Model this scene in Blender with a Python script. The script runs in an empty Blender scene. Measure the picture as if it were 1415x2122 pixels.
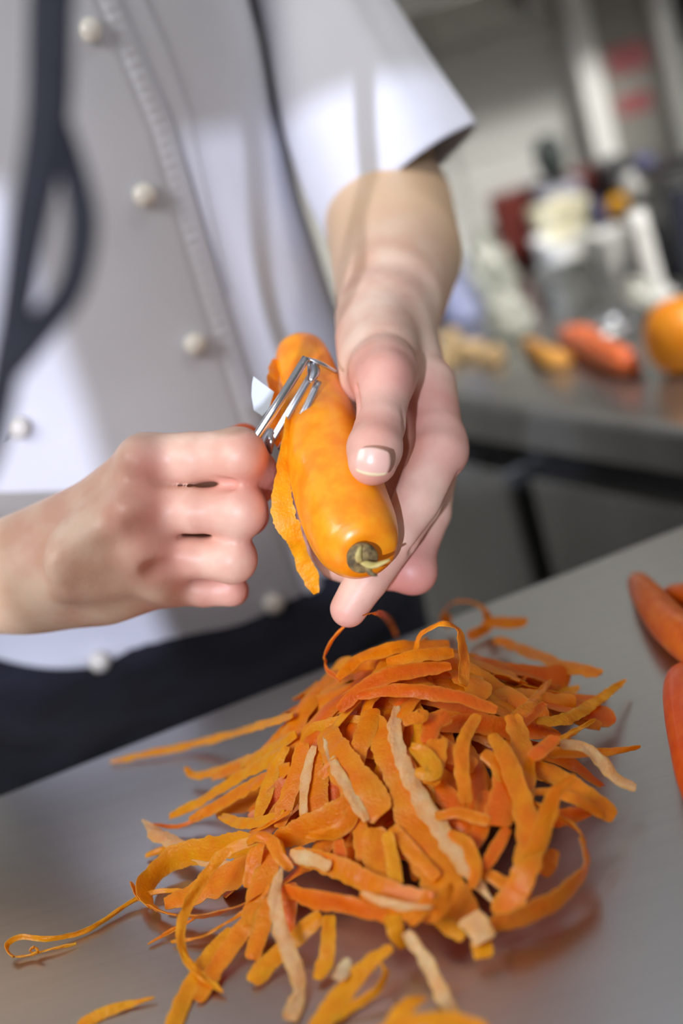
import bpy, bmesh, math, random
import numpy as np
from mathutils import Vector, Matrix, noise
random.seed(7)
SC = bpy.context.scene
COL = SC.collection

# ------------------------------------------------------------------ camera
W, H, FPX = 1415, 2122, 50 / 36 * 2122
PITCH, ROLL = math.radians(20), math.radians(17)
_r0, _u0 = np.array([1., 0, 0]), np.array([0, math.sin(PITCH), math.cos(PITCH)])
FW = np.array([0, math.cos(PITCH), -math.sin(PITCH)])
RT = math.cos(ROLL) * _r0 - math.sin(ROLL) * _u0
UP = math.sin(ROLL) * _r0 + math.cos(ROLL) * _u0
CAM = np.array([0, 0, 1.25])
cd = bpy.data.cameras.new('camera')
cam = bpy.data.objects.new('camera', cd)
COL.objects.link(cam)
cd.sensor_fit = 'VERTICAL'
cd.sensor_height = 36
cd.sensor_width = 24
cd.lens = 50
cd.clip_start = 0.02
cd.dof.use_dof = True
cd.dof.focus_distance = 0.625
cd.dof.aperture_fstop = 2.8
M = Matrix.Identity(4)
for i in range(3):
    M[i][0], M[i][1], M[i][2], M[i][3] = RT[i], UP[i], -FW[i], CAM[i]
cam.matrix_world = M
SC.camera = cam

# ------------------------------------------------------------------ world and lights
wd = bpy.data.worlds.new('world')
SC.world = wd
wd.use_nodes = True
bg = wd.node_tree.nodes['Background']
bg.inputs[0].default_value = (0.80, 0.80, 0.84, 1)
bg.inputs[1].default_value = 0.48


def area(name, loc, target, sx, sy, power, color):
    l = bpy.data.lights.new(name, 'AREA')
    l.shape = 'RECTANGLE'
    l.size, l.size_y, l.energy, l.color = sx, sy, power, color
    o = bpy.data.objects.new(name, l)
    COL.objects.link(o)
    o.location = loc
    o.rotation_euler = (Vector(target) - Vector(loc)).to_track_quat('-Z', 'Y').to_euler()
    return o


area('window_light', (-1.3, -.3, 2.2), (0, .65, 1.0), 1.0, .9, 22, (1.0, 0.98, 0.96))
area('wall_fill', (1.0, 0.35, 2.4), (0.42, 1.5, .9), .5, 0.3, 4.2, (1.0, 0.97, 0.92)).data.spread = math.radians(46)  # added fill light, narrowed to brighten the back wall and miss the heap
SUN = bpy.data.lights.new('sun', 'SUN')
SUN.energy = 1.3
SUN.angle = math.radians(.6)
SUN.color = (0.76, 0.81, 1.0)
so = bpy.data.objects.new('sun', SUN)
COL.objects.link(so)
SUN_DIR = Vector((0.25, 1.0, -0.28)).normalized()
so.rotation_euler = SUN_DIR.to_track_quat('-Z', 'Y').to_euler()
SUN.energy = 2.8

SC.view_settings.view_transform = 'Standard'
SC.view_settings.look = 'None'
SC.view_settings.gamma = 1
SC.view_settings.use_curve_mapping = False
SC.view_settings.exposure = 0.12


# ------------------------------------------------------------------ geometry helpers
def ray(x, y):
    return FW + RT * ((x - 707.5) / FPX) - UP * ((y - 1061) / FPX)


def P(x, y, d):
    return CAM + ray(x, y) * d


def Zp(x, y, z=.9):
    v = ray(x, y)
    return CAM + v * ((z - CAM[2]) / v[2])


def tag(o, label=None, cat=None, group=None, kind=None):
    if label: o['label'] = label
    if cat: o['category'] = cat
    if group: o['group'] = group
    if kind: o['kind'] = kind
    return o


def mesh_obj(name, verts, faces, mat, parent=None, smooth=True):
    me = bpy.data.meshes.new(name)
    me.from_pydata([tuple(map(float, v)) for v in verts], [], faces)
    me.validate()
    if smooth:
        me.polygons.foreach_set('use_smooth', [True] * len(me.polygons))
    me.update()
    o = bpy.data.objects.new(name, me)
    COL.objects.link(o)
    if mat: me.materials.append(mat)
    if parent: o.parent = parent
    return o


def bm_obj(name, bm, mat, parent=None, smooth=False, bevel=0, seg=2):
    if bevel:
        bmesh.ops.bevel(bm, geom=list(bm.edges), offset=bevel, segments=seg, affect='EDGES', profile=.5)
    bmesh.ops.recalc_face_normals(bm, faces=bm.faces)
    me = bpy.data.meshes.new(name)
    bm.to_mesh(me)
    bm.free()
    if smooth:
        me.polygons.foreach_set('use_smooth', [True] * len(me.polygons))
    o = bpy.data.objects.new(name, me)
    COL.objects.link(o)
    if mat: me.materials.append(mat)
    if parent: o.parent = parent
    return o


def box_bm(bm, c, s, rot=0.0, tilt=None):
    r = bmesh.ops.create_cube(bm, size=1)
    m = Matrix.Translation(c) @ Matrix.Rotation(rot, 4, 'Z')
    if tilt: m = m @ tilt
    m = m @ Matrix.Diagonal((s[0], s[1], s[2], 1))
    bmesh.ops.transform(bm, matrix=m, verts=r['verts'])
    return r['verts']


def box(name, c, s, mat, parent=None, rot=0.0, bevel=.002, tilt=None):
    bm = bmesh.new()
    box_bm(bm, c, s, rot, tilt)
    return bm_obj(name, bm, mat, parent, bevel=bevel)


def empty(name, loc):
    o = bpy.data.objects.new(name, None)
    o.location = tuple(map(float, loc))
    o.empty_display_size = .02
    COL.objects.link(o)
    return o


def adopt(root, *obs):
    for o in obs:
        o.parent = root
        o.matrix_parent_inverse = Matrix.Translation(root.location).inverted()


def norm(v):
    v = np.asarray(v, float)
    return v / (np.linalg.norm(v) + 1e-12)


def spline(pts, n):
    """Catmull-Rom through pts (k x d), n samples, chord-length spaced."""
    p = np.array(pts, float)
    if len(p) == 2:
        return p[0] + np.linspace(0, 1, n)[:, None] * (p[1] - p[0])
    q = np.vstack([2 * p[0] - p[1], p, 2 * p[-1] - p[-2]])
    seg = np.linalg.norm(np.diff(p[:, :2] if p.shape[1] < 3 else p[:, :3], axis=0), axis=1) + 1e-9
    cum = np.concatenate([[0], np.cumsum(seg)])
    u = np.linspace(0, cum[-1], n)
    out = []
    for v in u:
        i = min(int(np.searchsorted(cum, v, side='right')) - 1, len(p) - 2)
        t = (v - cum[i]) / seg[i]
        a, b, c, d = q[i], q[i + 1], q[i + 2], q[i + 3]
        out.append(.5 * ((2 * b) + (c - a) * t + (2 * a - 5 * b + 4 * c - d) * t * t + (3 * b - a - 3 * c + d) * t ** 3))
    return np.array(out)


def sweep(name, pts, radii, mat, parent=None, n=24, seg=12, flat=1.0, up=(0, 0, 1), twist=0, sq=2.0, cap=True):
    """Tube along pts. radii per point; flat squashes one axis; sq is the superellipse power."""
    pr = spline([list(p) + [r] for p, r in zip(pts, radii)], n)
    p, r = pr[:, :3], pr[:, 3]
    t = np.gradient(p, axis=0)
    vs, fs = [], []
    uu = norm(up)
    for i in range(n):
        ti = norm(t[i])
        a = norm(np.cross(ti, uu))
        b = np.cross(a, ti)
        uu = b
        for k in range(seg):
            th = 2 * math.pi * k / seg + twist
            ca, sa = math.cos(th), math.sin(th)
            ex = 2 / sq
            x = math.copysign(abs(ca) ** ex, ca)
            y = math.copysign(abs(sa) ** ex, sa)
            vs.append(p[i] + (a * x + b * y * flat) * max(r[i], 1e-5))
    for i in range(n - 1):
        for k in range(seg):
            k2 = (k + 1) % seg
            fs.append((i * seg + k, i * seg + k2, (i + 1) * seg + k2, (i + 1) * seg + k))
    if cap:
        fs.append(tuple(range(seg))[::-1])
        fs.append(tuple((n - 1) * seg + k for k in range(seg)))
    return mesh_obj(name, vs, fs, mat, parent)


def lathe(name, prof, mat, loc=(0, 0, 0), parent=None, seg=24, axis=None):
    """prof: list of (radius, height)."""
    vs, fs = [], []
    Rm = np.eye(3)
    if axis is not None:
        q = Vector((0, 0, 1)).rotation_difference(Vector(axis)).to_matrix()
        Rm = np.array(q)
    for r, z in prof:
        for k in range(seg):
            a = 2 * math.pi * k / seg
            vs.append(np.array(loc) + Rm @ np.array([r * math.cos(a), r * math.sin(a), z]))
    for i in range(len(prof) - 1):
        for k in range(seg):
            k2 = (k + 1) % seg
            fs.append((i * seg + k, i * seg + k2, (i + 1) * seg + k2, (i + 1) * seg + k))
    if prof[0][0] > 1e-4: fs.append(tuple(range(seg))[::-1])
    if prof[-1][0] > 1e-4: fs.append(tuple((len(prof) - 1) * seg + k for k in range(seg)))
    return mesh_obj(name, vs, fs, mat, parent)


# ------------------------------------------------------------------ materials
def lin(r, g, b):
    f = lambda c: (c / 255 / 12.92) if c / 255 <= .04045 else ((c / 255 + .055) / 1.055) ** 2.4
    return (f(r), f(g), f(b), 1)


def mat(name, c1, c2=None, rough=.5, scale=20, metal=0, bump=0, bscale=200, sss=0, sssr=(1, .4, .2), ssss=.004,
        coat=0, stretch=(1, 1, 1), alpha=1, spec=.5, trans=0, detail=3, lo=.35, hi=.65, bdist=.0005, sheen=0):
    m = bpy.data.materials.new(name)
    m.use_nodes = True
    nt = m.node_tree
    b = nt.nodes['Principled BSDF']
    b.inputs['Roughness'].default_value = rough
    b.inputs['Metallic'].default_value = metal
    b.inputs['Specular IOR Level'].default_value = spec
    b.inputs['Coat Weight'].default_value = coat
    b.inputs['Alpha'].default_value = alpha
    b.inputs['Transmission Weight'].default_value = trans
    b.inputs['Sheen Weight'].default_value = sheen
    if sss:
        b.inputs['Subsurface Weight'].default_value = sss
        b.inputs['Subsurface Radius'].default_value = sssr
        b.inputs['Subsurface Scale'].default_value = ssss
    tc = nt.nodes.new('ShaderNodeTexCoord')
    mp = nt.nodes.new('ShaderNodeMapping')
    mp.inputs['Scale'].default_value = stretch
    nt.links.new(tc.outputs['Object'], mp.inputs[0])
    nz = nt.nodes.new('ShaderNodeTexNoise')
    nz.inputs['Scale'].default_value = scale
    nz.inputs['Detail'].default_value = detail
    nt.links.new(mp.outputs[0], nz.inputs['Vector'])
    cr = nt.nodes.new('ShaderNodeValToRGB')
    cr.color_ramp.elements[0].color = c1
    cr.color_ramp.elements[1].color = c2 or c1
    cr.color_ramp.elements[0].position = lo
    cr.color_ramp.elements[1].position = hi
    nt.links.new(nz.outputs['Fac'], cr.inputs[0])
    nt.links.new(cr.outputs[0], b.inputs['Base Color'])
    if bump:
        nb = nt.nodes.new('ShaderNodeTexNoise')
        nb.inputs['Scale'].default_value = bscale
        nb.inputs['Detail'].default_value = 4
        nt.links.new(mp.outputs[0], nb.inputs['Vector'])
        bp = nt.nodes.new('ShaderNodeBump')
        bp.inputs['Strength'].default_value = bump
        bp.inputs['Distance'].default_value = bdist
        nt.links.new(nb.outputs['Fac'], bp.inputs['Height'])
        nt.links.new(bp.outputs[0], b.inputs['Normal'])
    m['ramp'] = cr.name
    return m


steel = mat('brushed_steel', (.47, .465, .46, 1), (.495, .49, .48, 1), rough=.31, metal=1, scale=9, stretch=(1, 26, 1), bump=.05,
            bscale=40, bdist=.0003)
steel_dark = mat('counter_steel', (.34, .335, .32, 1), (.40, .395, .38, 1), rough=.26, metal=.85, scale=6, stretch=(3, 3, 1))
steel_bright = mat('polished_steel', (.50, .51, .54, 1), (.66, .67, .70, 1), rough=.2, metal=1, scale=40)
wall_m = mat('wall_tile_grey', lin(186, 186, 182), lin(200, 200, 195), rough=.6, scale=2)
floor_m = mat('floor_grey', lin(88, 86, 82), lin(104, 100, 96), rough=.6, scale=8)
white_m = mat('white_plastic', lin(205, 205, 203), lin(222, 222, 218), rough=.35, scale=10)
cream_m = mat('cream_plastic', lin(196, 190, 160), lin(212, 206, 178), rough=.4, scale=20)
black_m = mat('black_plastic', lin(24, 24, 27), lin(34, 34, 38), rough=.4, scale=10)
navy_bin = mat('navy_plastic', lin(28, 32, 46), lin(40, 44, 60), rough=.45, scale=10)
red_m = mat('dark_red_plastic', lin(80, 25, 18), lin(96, 32, 24), rough=.45, scale=14)
yellow_m = mat('yellow_rind', lin(196, 140, 20), lin(214, 160, 34), rough=.5, scale=30)
grey_m = mat('grey_container', lin(100, 102, 98), lin(120, 121, 117), rough=.3, metal=.3, scale=8)
blue_m = mat('blue_cloth', lin(66, 68, 100), lin(84, 84, 118), rough=.8, scale=40)
plastic_m = mat('clear_crumpled_film', lin(196, 200, 186), lin(226, 228, 216), rough=.2, scale=14, alpha=.55, coat=.6)
peel_tan = mat('potato_peel_tan', lin(176, 142, 96), lin(206, 176, 128), rough=.6, scale=60)


# ------------------------------------------------------------------ setting
def near_edge(u):      # point along the far edge line of the near table
    a, b = np.array([-.222, .693]), np.array([.191, .769])
    return a + (b - a) * u


e0, e1 = near_edge(-2.2), near_edge(2.1)
ed = norm(np.append(e1 - e0, 0))[:2]
en = np.array([ed[1], -ed[0]])          # towards the camera
TABR = math.atan2(ed[1], ed[0])
tc_ = (e0 + e1) / 2 + en * .39
tlen = np.linalg.norm(e1 - e0)
table = empty('steel_table', (tc_[0], tc_[1], 0))
tag(table, 'brushed stainless steel work table in the foreground under the heap of carrot peelings', 'table')
top = box('table_top', (tc_[0], tc_[1], .885), (tlen, .78, .03), steel, rot=TABR, bevel=.004)
adopt(table, top)
for sx in (-1, 1):
    for sy in (-1, 1):
        q = tc_ + ed * sx * (tlen / 2 - .06) + en * sy * .33
        adopt(table, box('leg', (q[0], q[1], .435), (.04, .04, .87), steel_dark, rot=TABR, bevel=.003))
q = tc_
adopt(table, box('shelf', (q[0], q[1], .25), (tlen - .1, .62, .02), steel_dark, rot=TABR))

fl = box('floor', (0, .8, -.02), (6, 5, .04), floor_m, bevel=0)
tag(fl, kind='structure')
WY = 1.62
wl = box('wall_back', (0, WY + .05, 1.4), (6, .1, 2.8), wall_m, bevel=0)
tag(wl, kind='structure')
# glazed tiles on the part of the wall in view
tile_me = None
for ix in range(9):
    for iz in range(6):
        x, z = -.15 + ix * .155, .83 + iz * .125
        if tile_me is None:
            o = box('tile', (0, 0, 0), (.153, .012, .123), wall_m, bevel=.0025)
            tile_me = o.data
        else:
            o = bpy.data.objects.new('tile', tile_me)
            COL.objects.link(o)
        o.location = (x, WY - .005, z)
        adopt(wl, o)
# added unseen wall behind the camera; openings and post cut the sunlight on the jacket
WF = -1.2
for (x0, x1, zz0, zz1) in [(-2.6, -1.45, 0, 2.8), (-.36, 1.8, 0, 2.8), (-1.45, -.36, 0, 1.462), (-1.45, -.36, 1.765, 2.8), (-.62, -.535, 1.462, 1.765)]:
    o = box('sun_mask_wall', ((x0 + x1) / 2, WF, (zz0 + zz1) / 2), (x1 - x0, .04, zz1 - zz0), wall_m, bevel=0)
    tag(o, kind='structure')
wl2 = box('shade_wall', (-1.9, .7, 1.4), (.1, 4, 2.8), mat('wall_dark', lin(84, 84, 90), lin(94, 94, 100), rough=.6), bevel=0)  # added out of view, dark so the table's left side reflects less light
tag(wl2, kind='structure')
ws = box('wall_right', (1.75, .8, 1.4), (.1, 5, 2.8), wall_m, bevel=0)
tag(ws, kind='structure')

# ------------------------------------------------------------------ back counter
a = np.array([.119, 1.149]); b = np.array([.242, .919])
bd = norm(np.append(b - a, 0))[:2]
bn = np.array([-bd[1], bd[0]])            # away from the camera, into the counter
BR = math.atan2(bd[1], bd[0])
far_end = a - bd * .47
near_end = a + bd * .31
cc = (far_end + near_end) / 2
clen = np.linalg.norm(near_end - far_end)
counter = empty('steel_counter', (cc[0] + bn[0] * .4, cc[1] + bn[1] * .4, 0))
tag(counter, 'long grey stainless steel counter behind the cook with a dark seam below its rim', 'counter')


def cbox(name, along, width, depth0, depth, z0, z1, m, bev=.002, par=counter):
    c = cc + bd * along + bn * (depth0 + depth / 2)
    o = box(name, (c[0], c[1], (z0 + z1) / 2), (width, depth, z1 - z0), m, rot=BR, bevel=bev)
    if par: adopt(par, o)
    return o




def slab(name, inset, z0, z1, m, bev=0):
    f0 = far_end + bn * inset - bd * 0
    n0 = near_end + bn * inset - bd * inset
    n1 = near_end + bn * (.80 - inset) - bd * inset
    yw = WY - .02
    t_ = (n1[1] - yw) / bd[1]
    n2 = n1 - bd * t_
    t_ = (f0[1] - yw) / bd[1]
    f1 = f0 - bd * t_
    bm = bmesh.new()
    q = [f1, n0, n1, n2]
    lo_ = [bm.verts.new((p[0], p[1], z0)) for p in q]
    hi_ = [bm.verts.new((p[0], p[1], z1)) for p in q]
    bm.faces.new(lo_); bm.faces.new(hi_[::-1])
    for k in range(4):
        bm.faces.new((lo_[k], lo_[(k + 1) % 4], hi_[(k + 1) % 4], hi_[k]))
    adopt(counter, bm_obj(name, bm, m, bevel=bev))


slab('counter_top', 0, .862, .9, steel_dark, .006)
slab('carcass', .03, .12, .845, black_m)
slab('plinth', .06, 0, .12, black_m)
seam = Zp(1190, 1000, .80)
s_al = float(np.dot(seam[:2] - cc, bd))
x = s_al - .013
rw = clen / 2 - s_al - .025
cbox('door', s_al + .013 + rw / 2, rw, .008, .022, .14, .832, steel_dark, .003)
for k in range(2):
    o = cbox('door', x - .23 - k * .485, .455, .008, .022, .14, .832, steel_dark, .003)
for k in range(0):
    o = cbox('door', s_al + .013 + .23 + k * .485, .455, .008, .022, .14, .832, steel_dark, .003)

# ------------------------------------------------------------------ SDF bodies
class SDF:
    def __init__(s, lo, hi, h):
        s.lo, s.h = np.array(lo, np.float32), h
        n = np.ceil((np.array(hi) - np.array(lo)) / h).astype(int) + 1
        s.n = n
        ax = [s.lo[i] + np.arange(n[i], dtype=np.float32) * h for i in range(3)]
        s.X, s.Y, s.Z = ax[0][:, None, None], ax[1][None, :, None], ax[2][None, None, :]
        s.shape = tuple(n)

    def big(s):
        return np.full(s.shape, .2, np.float32)

    def cone(s, a, b, r1, r2, margin=.035):
        """distance to a capsule with linearly varying radius, evaluated near it only"""
        a, b = np.asarray(a, np.float32), np.asarray(b, np.float32)
        rm = max(r1, r2) + margin
        lo = np.minimum(a, b) - rm
        hi = np.maximum(a, b) + rm
        i0 = np.clip(((lo - s.lo) / s.h).astype(int), 0, s.n)
        i1 = np.clip(((hi - s.lo) / s.h).astype(int) + 2, 0, s.n)
        sl = tuple(slice(i0[k], i1[k]) for k in range(3))
        if any(i1[k] <= i0[k] for k in range(3)): return sl, None
        X, Y, Z = s.X[sl[0]], s.Y[:, sl[1]], s.Z[:, :, sl[2]]
        d = b - a
        L = float(d @ d) + 1e-12
        t = ((X - a[0]) * d[0] + (Y - a[1]) * d[1] + (Z - a[2]) * d[2]) / L
        np.clip(t, 0, 1, out=t)
        dist = np.sqrt((X - a[0] - t * d[0]) ** 2 + (Y - a[1] - t * d[1]) ** 2 + (Z - a[2] - t * d[2]) ** 2)
        return sl, dist - (r1 + (r2 - r1) * t)

    def add(s, F, prim, k):
        sl, d = prim
        if d is None: return F
        f = F[sl]
        if k > 0:
            hh = np.clip(.5 + .5 * (f - d) / k, 0, 1)
            F[sl] = f + (d - f) * hh - k * hh * (1 - hh)
        else:
            F[sl] = np.minimum(f, d)
        return F

    def sub(s, F, prim, k):
        sl, d = prim
        if d is None: return F
        f = F[sl]
        d = -d
        hh = np.clip(.5 + .5 * (d - f) / k, 0, 1)
        F[sl] = f + (d - f) * hh + k * hh * (1 - hh)
        return F


def smin(a, b, k):
    hh = np.clip(.5 + .5 * (b - a) / k, 0, 1)
    return b + (a - b) * hh - k * hh * (1 - hh)


def surface_nets(F, lo, h):
    F = F.copy()
    for ax in range(3):      # close at the borders
        sl = [slice(None)] * 3
        sl[ax] = 0; F[tuple(sl)] = np.maximum(F[tuple(sl)], 1e-4)
        sl[ax] = -1; F[tuple(sl)] = np.maximum(F[tuple(sl)], 1e-4)
    ins = F < 0
    nx, ny, nz = F.shape
    cnt = np.zeros((nx - 1, ny - 1, nz - 1), np.uint8)
    cor = [(i, j, k) for i in (0, 1) for j in (0, 1) for k in (0, 1)]
    for i, j, k in cor:
        cnt += ins[i:nx - 1 + i, j:ny - 1 + j, k:nz - 1 + k]
    act = (cnt > 0) & (cnt < 8)
    cx, cy, cz = np.nonzero(act)
    idx = np.full(act.shape, -1, np.int64)
    idx[cx, cy, cz] = np.arange(len(cx))
    acc = np.zeros((len(cx), 3)); num = np.zeros(len(cx))
    vals = {c: F[cx + c[0], cy + c[1], cz + c[2]] for c in cor}
    for c in cor:
        for ax in range(3):
            if c[ax] == 0:
                c2 = list(c); c2[ax] = 1; c2 = tuple(c2)
                v1, v2 = vals[c], vals[c2]
                m = (v1 < 0) != (v2 < 0)
                t = np.where(m, v1 / np.where(m, v1 - v2, 1), 0)
                p = np.array(c, float)[None, :].repeat(len(cx), 0)
                p[:, ax] = t
                acc[m] += p[m]; num[m] += 1
    V = acc / num[:, None] + np.stack([cx, cy, cz], 1)
    V = V * h + np.asarray(lo)
    faces = []
    for ax in range(3):
        o1, o2 = (ax + 1) % 3, (ax + 2) % 3
        sa = [slice(None)] * 3; sb = [slice(None)] * 3
        sa[ax] = slice(0, -1); sb[ax] = slice(1, None)
        a_, b_ = ins[tuple(sa)], ins[tuple(sb)]
        g = np.stack(np.nonzero(a_ != b_), 1)
        g = g[(g[:, o1] > 0) & (g[:, o2] > 0) & (g[:, o1] < F.shape[o1] - 1) & (g[:, o2] < F.shape[o2] - 1)]
        fl_ = a_[g[:, 0], g[:, 1], g[:, 2]]
        qs = []
        for d1, d2 in ((0, 0), (1, 0), (1, 1), (0, 1)):
            gg = g.copy(); gg[:, o1] -= d1; gg[:, o2] -= d2
            qs.append(idx[gg[:, 0], gg[:, 1], gg[:, 2]])
        q = np.stack(qs, 1)
        q[~fl_] = q[~fl_][:, ::-1]
        faces.append(q)
    Fq = np.concatenate(faces)
    Fq = Fq[(Fq >= 0).all(1)]
    return V, Fq[:, ::-1]


def relax(V, Fq, it=2, lam=.5):
    n = len(V)
    e = np.concatenate([Fq[:, [0, 1]], Fq[:, [1, 2]], Fq[:, [2, 3]], Fq[:, [3, 0]]])
    e = np.concatenate([e, e[:, ::-1]])
    deg = np.bincount(e[:, 0], minlength=n)[:, None]
    for _ in range(it):
        A = np.stack([np.bincount(e[:, 0], weights=V[e[:, 1], k], minlength=n) for k in range(3)], 1) / deg
        V = V + (A - V) * lam
    return V


def pr(x, y, d, rpx=None):
    """point plus radius given in picture pixels"""
    if rpx is None: return P(x, y, d)
    return (P(x, y, d), rpx * d / FPX)


def chain(s, F, pts, k=.004):
    for (a, ra), (b, rb) in zip(pts[:-1], pts[1:]):
        s.add(F, s.cone(a, b, ra, rb), k)
    return F


RED = []          # skin flush spots: (point, radius, amount)


def build_hand(palm, fingers, bumps, creases, h=.0012, kf=.007, kp=.008, kb=.011):
    allp = [p for c in palm + fingers for p in c]
    lo = np.min([p - r for p, r in allp], axis=0) - .006
    hi = np.max([p + r for p, r in allp], axis=0) + .006
    s = SDF(lo, hi, h)
    Fp = s.big()
    for c in palm:
        g = s.big()
        chain(s, g, c, 0)
        Fp = smin(Fp, g, kp)
    Fp = np.clip(Fp, -.02, .02)
    for _ in range(26):          # smooth the palm field so tendons and joints run into each other
        for ax in range(3):
            q = np.moveaxis(Fp, ax, 0)
            q[1:-1] = q[1:-1] * .5 + (q[:-2] + q[2:]) * .25
    F = Fp.copy()
    for f in fingers:
        g = s.big()
        chain(s, g, f, .0015)
        g = smin(Fp, g, kf)
        F = smin(F, g, .0012)
    for (p, r) in bumps:
        s.add(F, s.cone(p, p + 1e-5, r, r), kb)
    for cr in creases:
        a, b, r = cr[:3]
        s.sub(F, s.cone(a, b, r, r, .016), cr[3] if len(cr) > 3 else .0016)
    V, Fq = surface_nets(F, s.lo, h)
    V = relax(V, Fq, 3, .5)
    return V, Fq


# --- image-right hand (holds the carrot)
wristA = [pr(798, 425, .86, 128), pr(818, 520, .80, 133), pr(807, 615, .742, 110), pr(797, 665, .725, 94)]
forearm2 = [pr(815, 430, .87, 120), pr(838, 540, .81, 112), pr(862, 645, .755, 54)]
palmL = [
    wristA, forearm2,
    [pr(800, 650, .72, 84), pr(880, 790, .695, 52)],
    [pr(815, 660, .735, 80), pr(895, 850, .715, 50)],
    [pr(800, 670, .75, 70), pr(880, 880, .745, 48)],
    [pr(770, 680, .76, 62), pr(850, 900, .775, 44)],
    [pr(785, 660, .715, 84), pr(792, 740, .672, 76), pr(795, 790, .652, 58)],
    [pr(745, 700, .70, 46), pr(744, 800, .672, 40)],
]
fingL = [
    [pr(795, 770, .655, 70), pr(792, 830, .640, 53), pr(788, 880, .628, 52), pr(776, 930, .617, 58), pr(772, 955, .613, 52)],
    [pr(890, 800, .69, 56), pr(903, 900, .665, 56), pr(905, 940, .655, 56), pr(865, 1040, .646, 51), pr(825, 1110, .640, 45),
     pr(760, 1200, .640, 45), pr(722, 1262, .640, 39)],
    [pr(895, 850, .715, 50), pr(893, 990, .695, 51), pr(885, 1060, .683, 50), pr(842, 1172, .672, 50), pr(760, 1180, .678, 46), pr(700, 1160, .680, 42), pr(660, 1120, .682, 38)],
    [pr(880, 880, .745, 46), pr(880, 1030, .725, 46), pr(835, 1150, .705, 46), pr(730, 1130, .70, 42), pr(655, 1080, .695, 38),
     pr(632, 1020, .690, 28)],
    [pr(850, 900, .775, 40), pr(850, 1020, .75, 40), pr(790, 1080, .73, 38), pr(700, 1040, .72, 34), pr(660, 980, .715, 30)],
]
bumpL = [pr(928, 935, .662, 34), pr(800, 775, .640, 40), pr(865, 1190, .668, 34)]
bumpL = [(p, r) for p, r in bumpL]


def crease(x0, y0, x1, y1, d, rpx=3.0, n=1):
    return (P(x0, y0, d), P(x1, y1, d), rpx * d / FPX)


palmL.append([pr(800, 720, .715, 60), pr(835, 900, .715, 46), pr(800, 1080, .70, 44)])
palmL.append([pr(760, 740, .72, 50), pr(770, 900, .712, 44), pr(740, 1050, .705, 40)])
carveL = [(P(884, 735, .640), P(872, 800, .632), .0022), (P(872, 800, .632), P(850, 850, .625), .0030), (P(850, 850, .625), P(842, 930, .622), .0034),
          (P(735, 806, .640), P(742, 858, .628), .0022),
          (P(950, 985, .652), P(900, 1090, .640), .0018), (P(900, 1090, .640), P(855, 1140, .636), .0022)]
VL, FL = build_hand(palmL, fingL, bumpL, carveL, h=.0012)
# --- image-left fist (holds the peeler), back of the hand to the camera
fore = [pr(-420, 1190, .80, 150), pr(-150, 1200, .74, 132), pr(0, 1197, .70, 113), pr(70, 1190, .69, 102)]
palmR = [
    fore,
    [pr(60, 1150, .69, 92), pr(200, 1060, .675, 70), pr(305, 955, .662, 54)],
    [pr(60, 1180, .69, 95), pr(190, 1120, .668, 72), pr(300, 1056, .655, 52)],
    [pr(60, 1205, .69, 95), pr(200, 1180, .670, 68), pr(330, 1150, .662, 48)],
    [pr(60, 1215, .70, 92), pr(220, 1232, .682, 66), pr(352, 1212, .675, 42)],
    [pr(120, 1150, .72, 80), pr(300, 1030, .705, 60), pr(420, 960, .700, 42)],
]
fingR = [
    [pr(300, 955, .662, 56), pr(400, 948, .650, 53), pr(492, 942, .645, 52), pr(530, 975, .655, 44), pr(548, 1000, .668, 36),
     pr(500, 1000, .695, 34)],
    [pr(300, 1056, .655, 52), pr(400, 1058, .648, 47), pr(496, 1058, .648, 50), pr(512, 1066, .668, 45), pr(450, 1070, .695, 38)],
    [pr(330, 1150, .662, 47), pr(400, 1155, .655, 43), pr(480, 1158, .655, 45), pr(490, 1162, .675, 40), pr(430, 1160, .70, 36)],
    [pr(352, 1212, .675, 42), pr(420, 1222, .668, 36), pr(478, 1222, .668, 34), pr(484, 1224, .685, 31), pr(430, 1220, .71, 28)],
    [pr(330, 1000, .715, 50), pr(430, 950, .700, 42), pr(505, 912, .685, 36)],
]
bumpR = [pr(286, 950, .646, 42), pr(276, 1055, .642, 42), pr(312, 1148, .650, 38), pr(342, 1212, .662, 33), pr(496, 945, .640, 42), pr(500, 1058, .644, 42), pr(482, 1158, .652, 36)]
carveR = [(P(400, 1003, .640), P(480, 1003, .638), .0030), (P(330, 1106, .632), P(490, 1106, .630), .0030), (P(360, 1192, .642), P(470, 1194, .640), .0026),
          (P(262, 1006, .632), P(360, 1003, .630), .0050, .006), (P(275, 1106, .632), P(370, 1106, .628), .0050, .006), (P(315, 1186, .644), P(400, 1190, .638), .0044, .005)]
for (x0, y0, x1, y1, dd_) in [(120, 1130, 275, 985, .655), (110, 1160, 262, 1065, .648), (120, 1195, 298, 1140, .652), (130, 1225, 320, 1205, .660)]:
    palmR.append([pr(x0, y0, dd_ - .004, 26), pr(x1, y1, dd_ - .003, 20)])
palmR.append([pr(330, 1004, .668, 30), pr(392, 1004, .668, 24)])
palmR.append([pr(360, 1000, .690, 46), pr(470, 1010, .690, 40)])
palmR.append([pr(370, 1100, .690, 46), pr(470, 1110, .690, 40)])
palmR.append([pr(380, 1180, .695, 40), pr(450, 1190, .695, 34)])
VR, FR = build_hand(palmR, fingR, bumpR, carveR, h=.0013)

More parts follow.
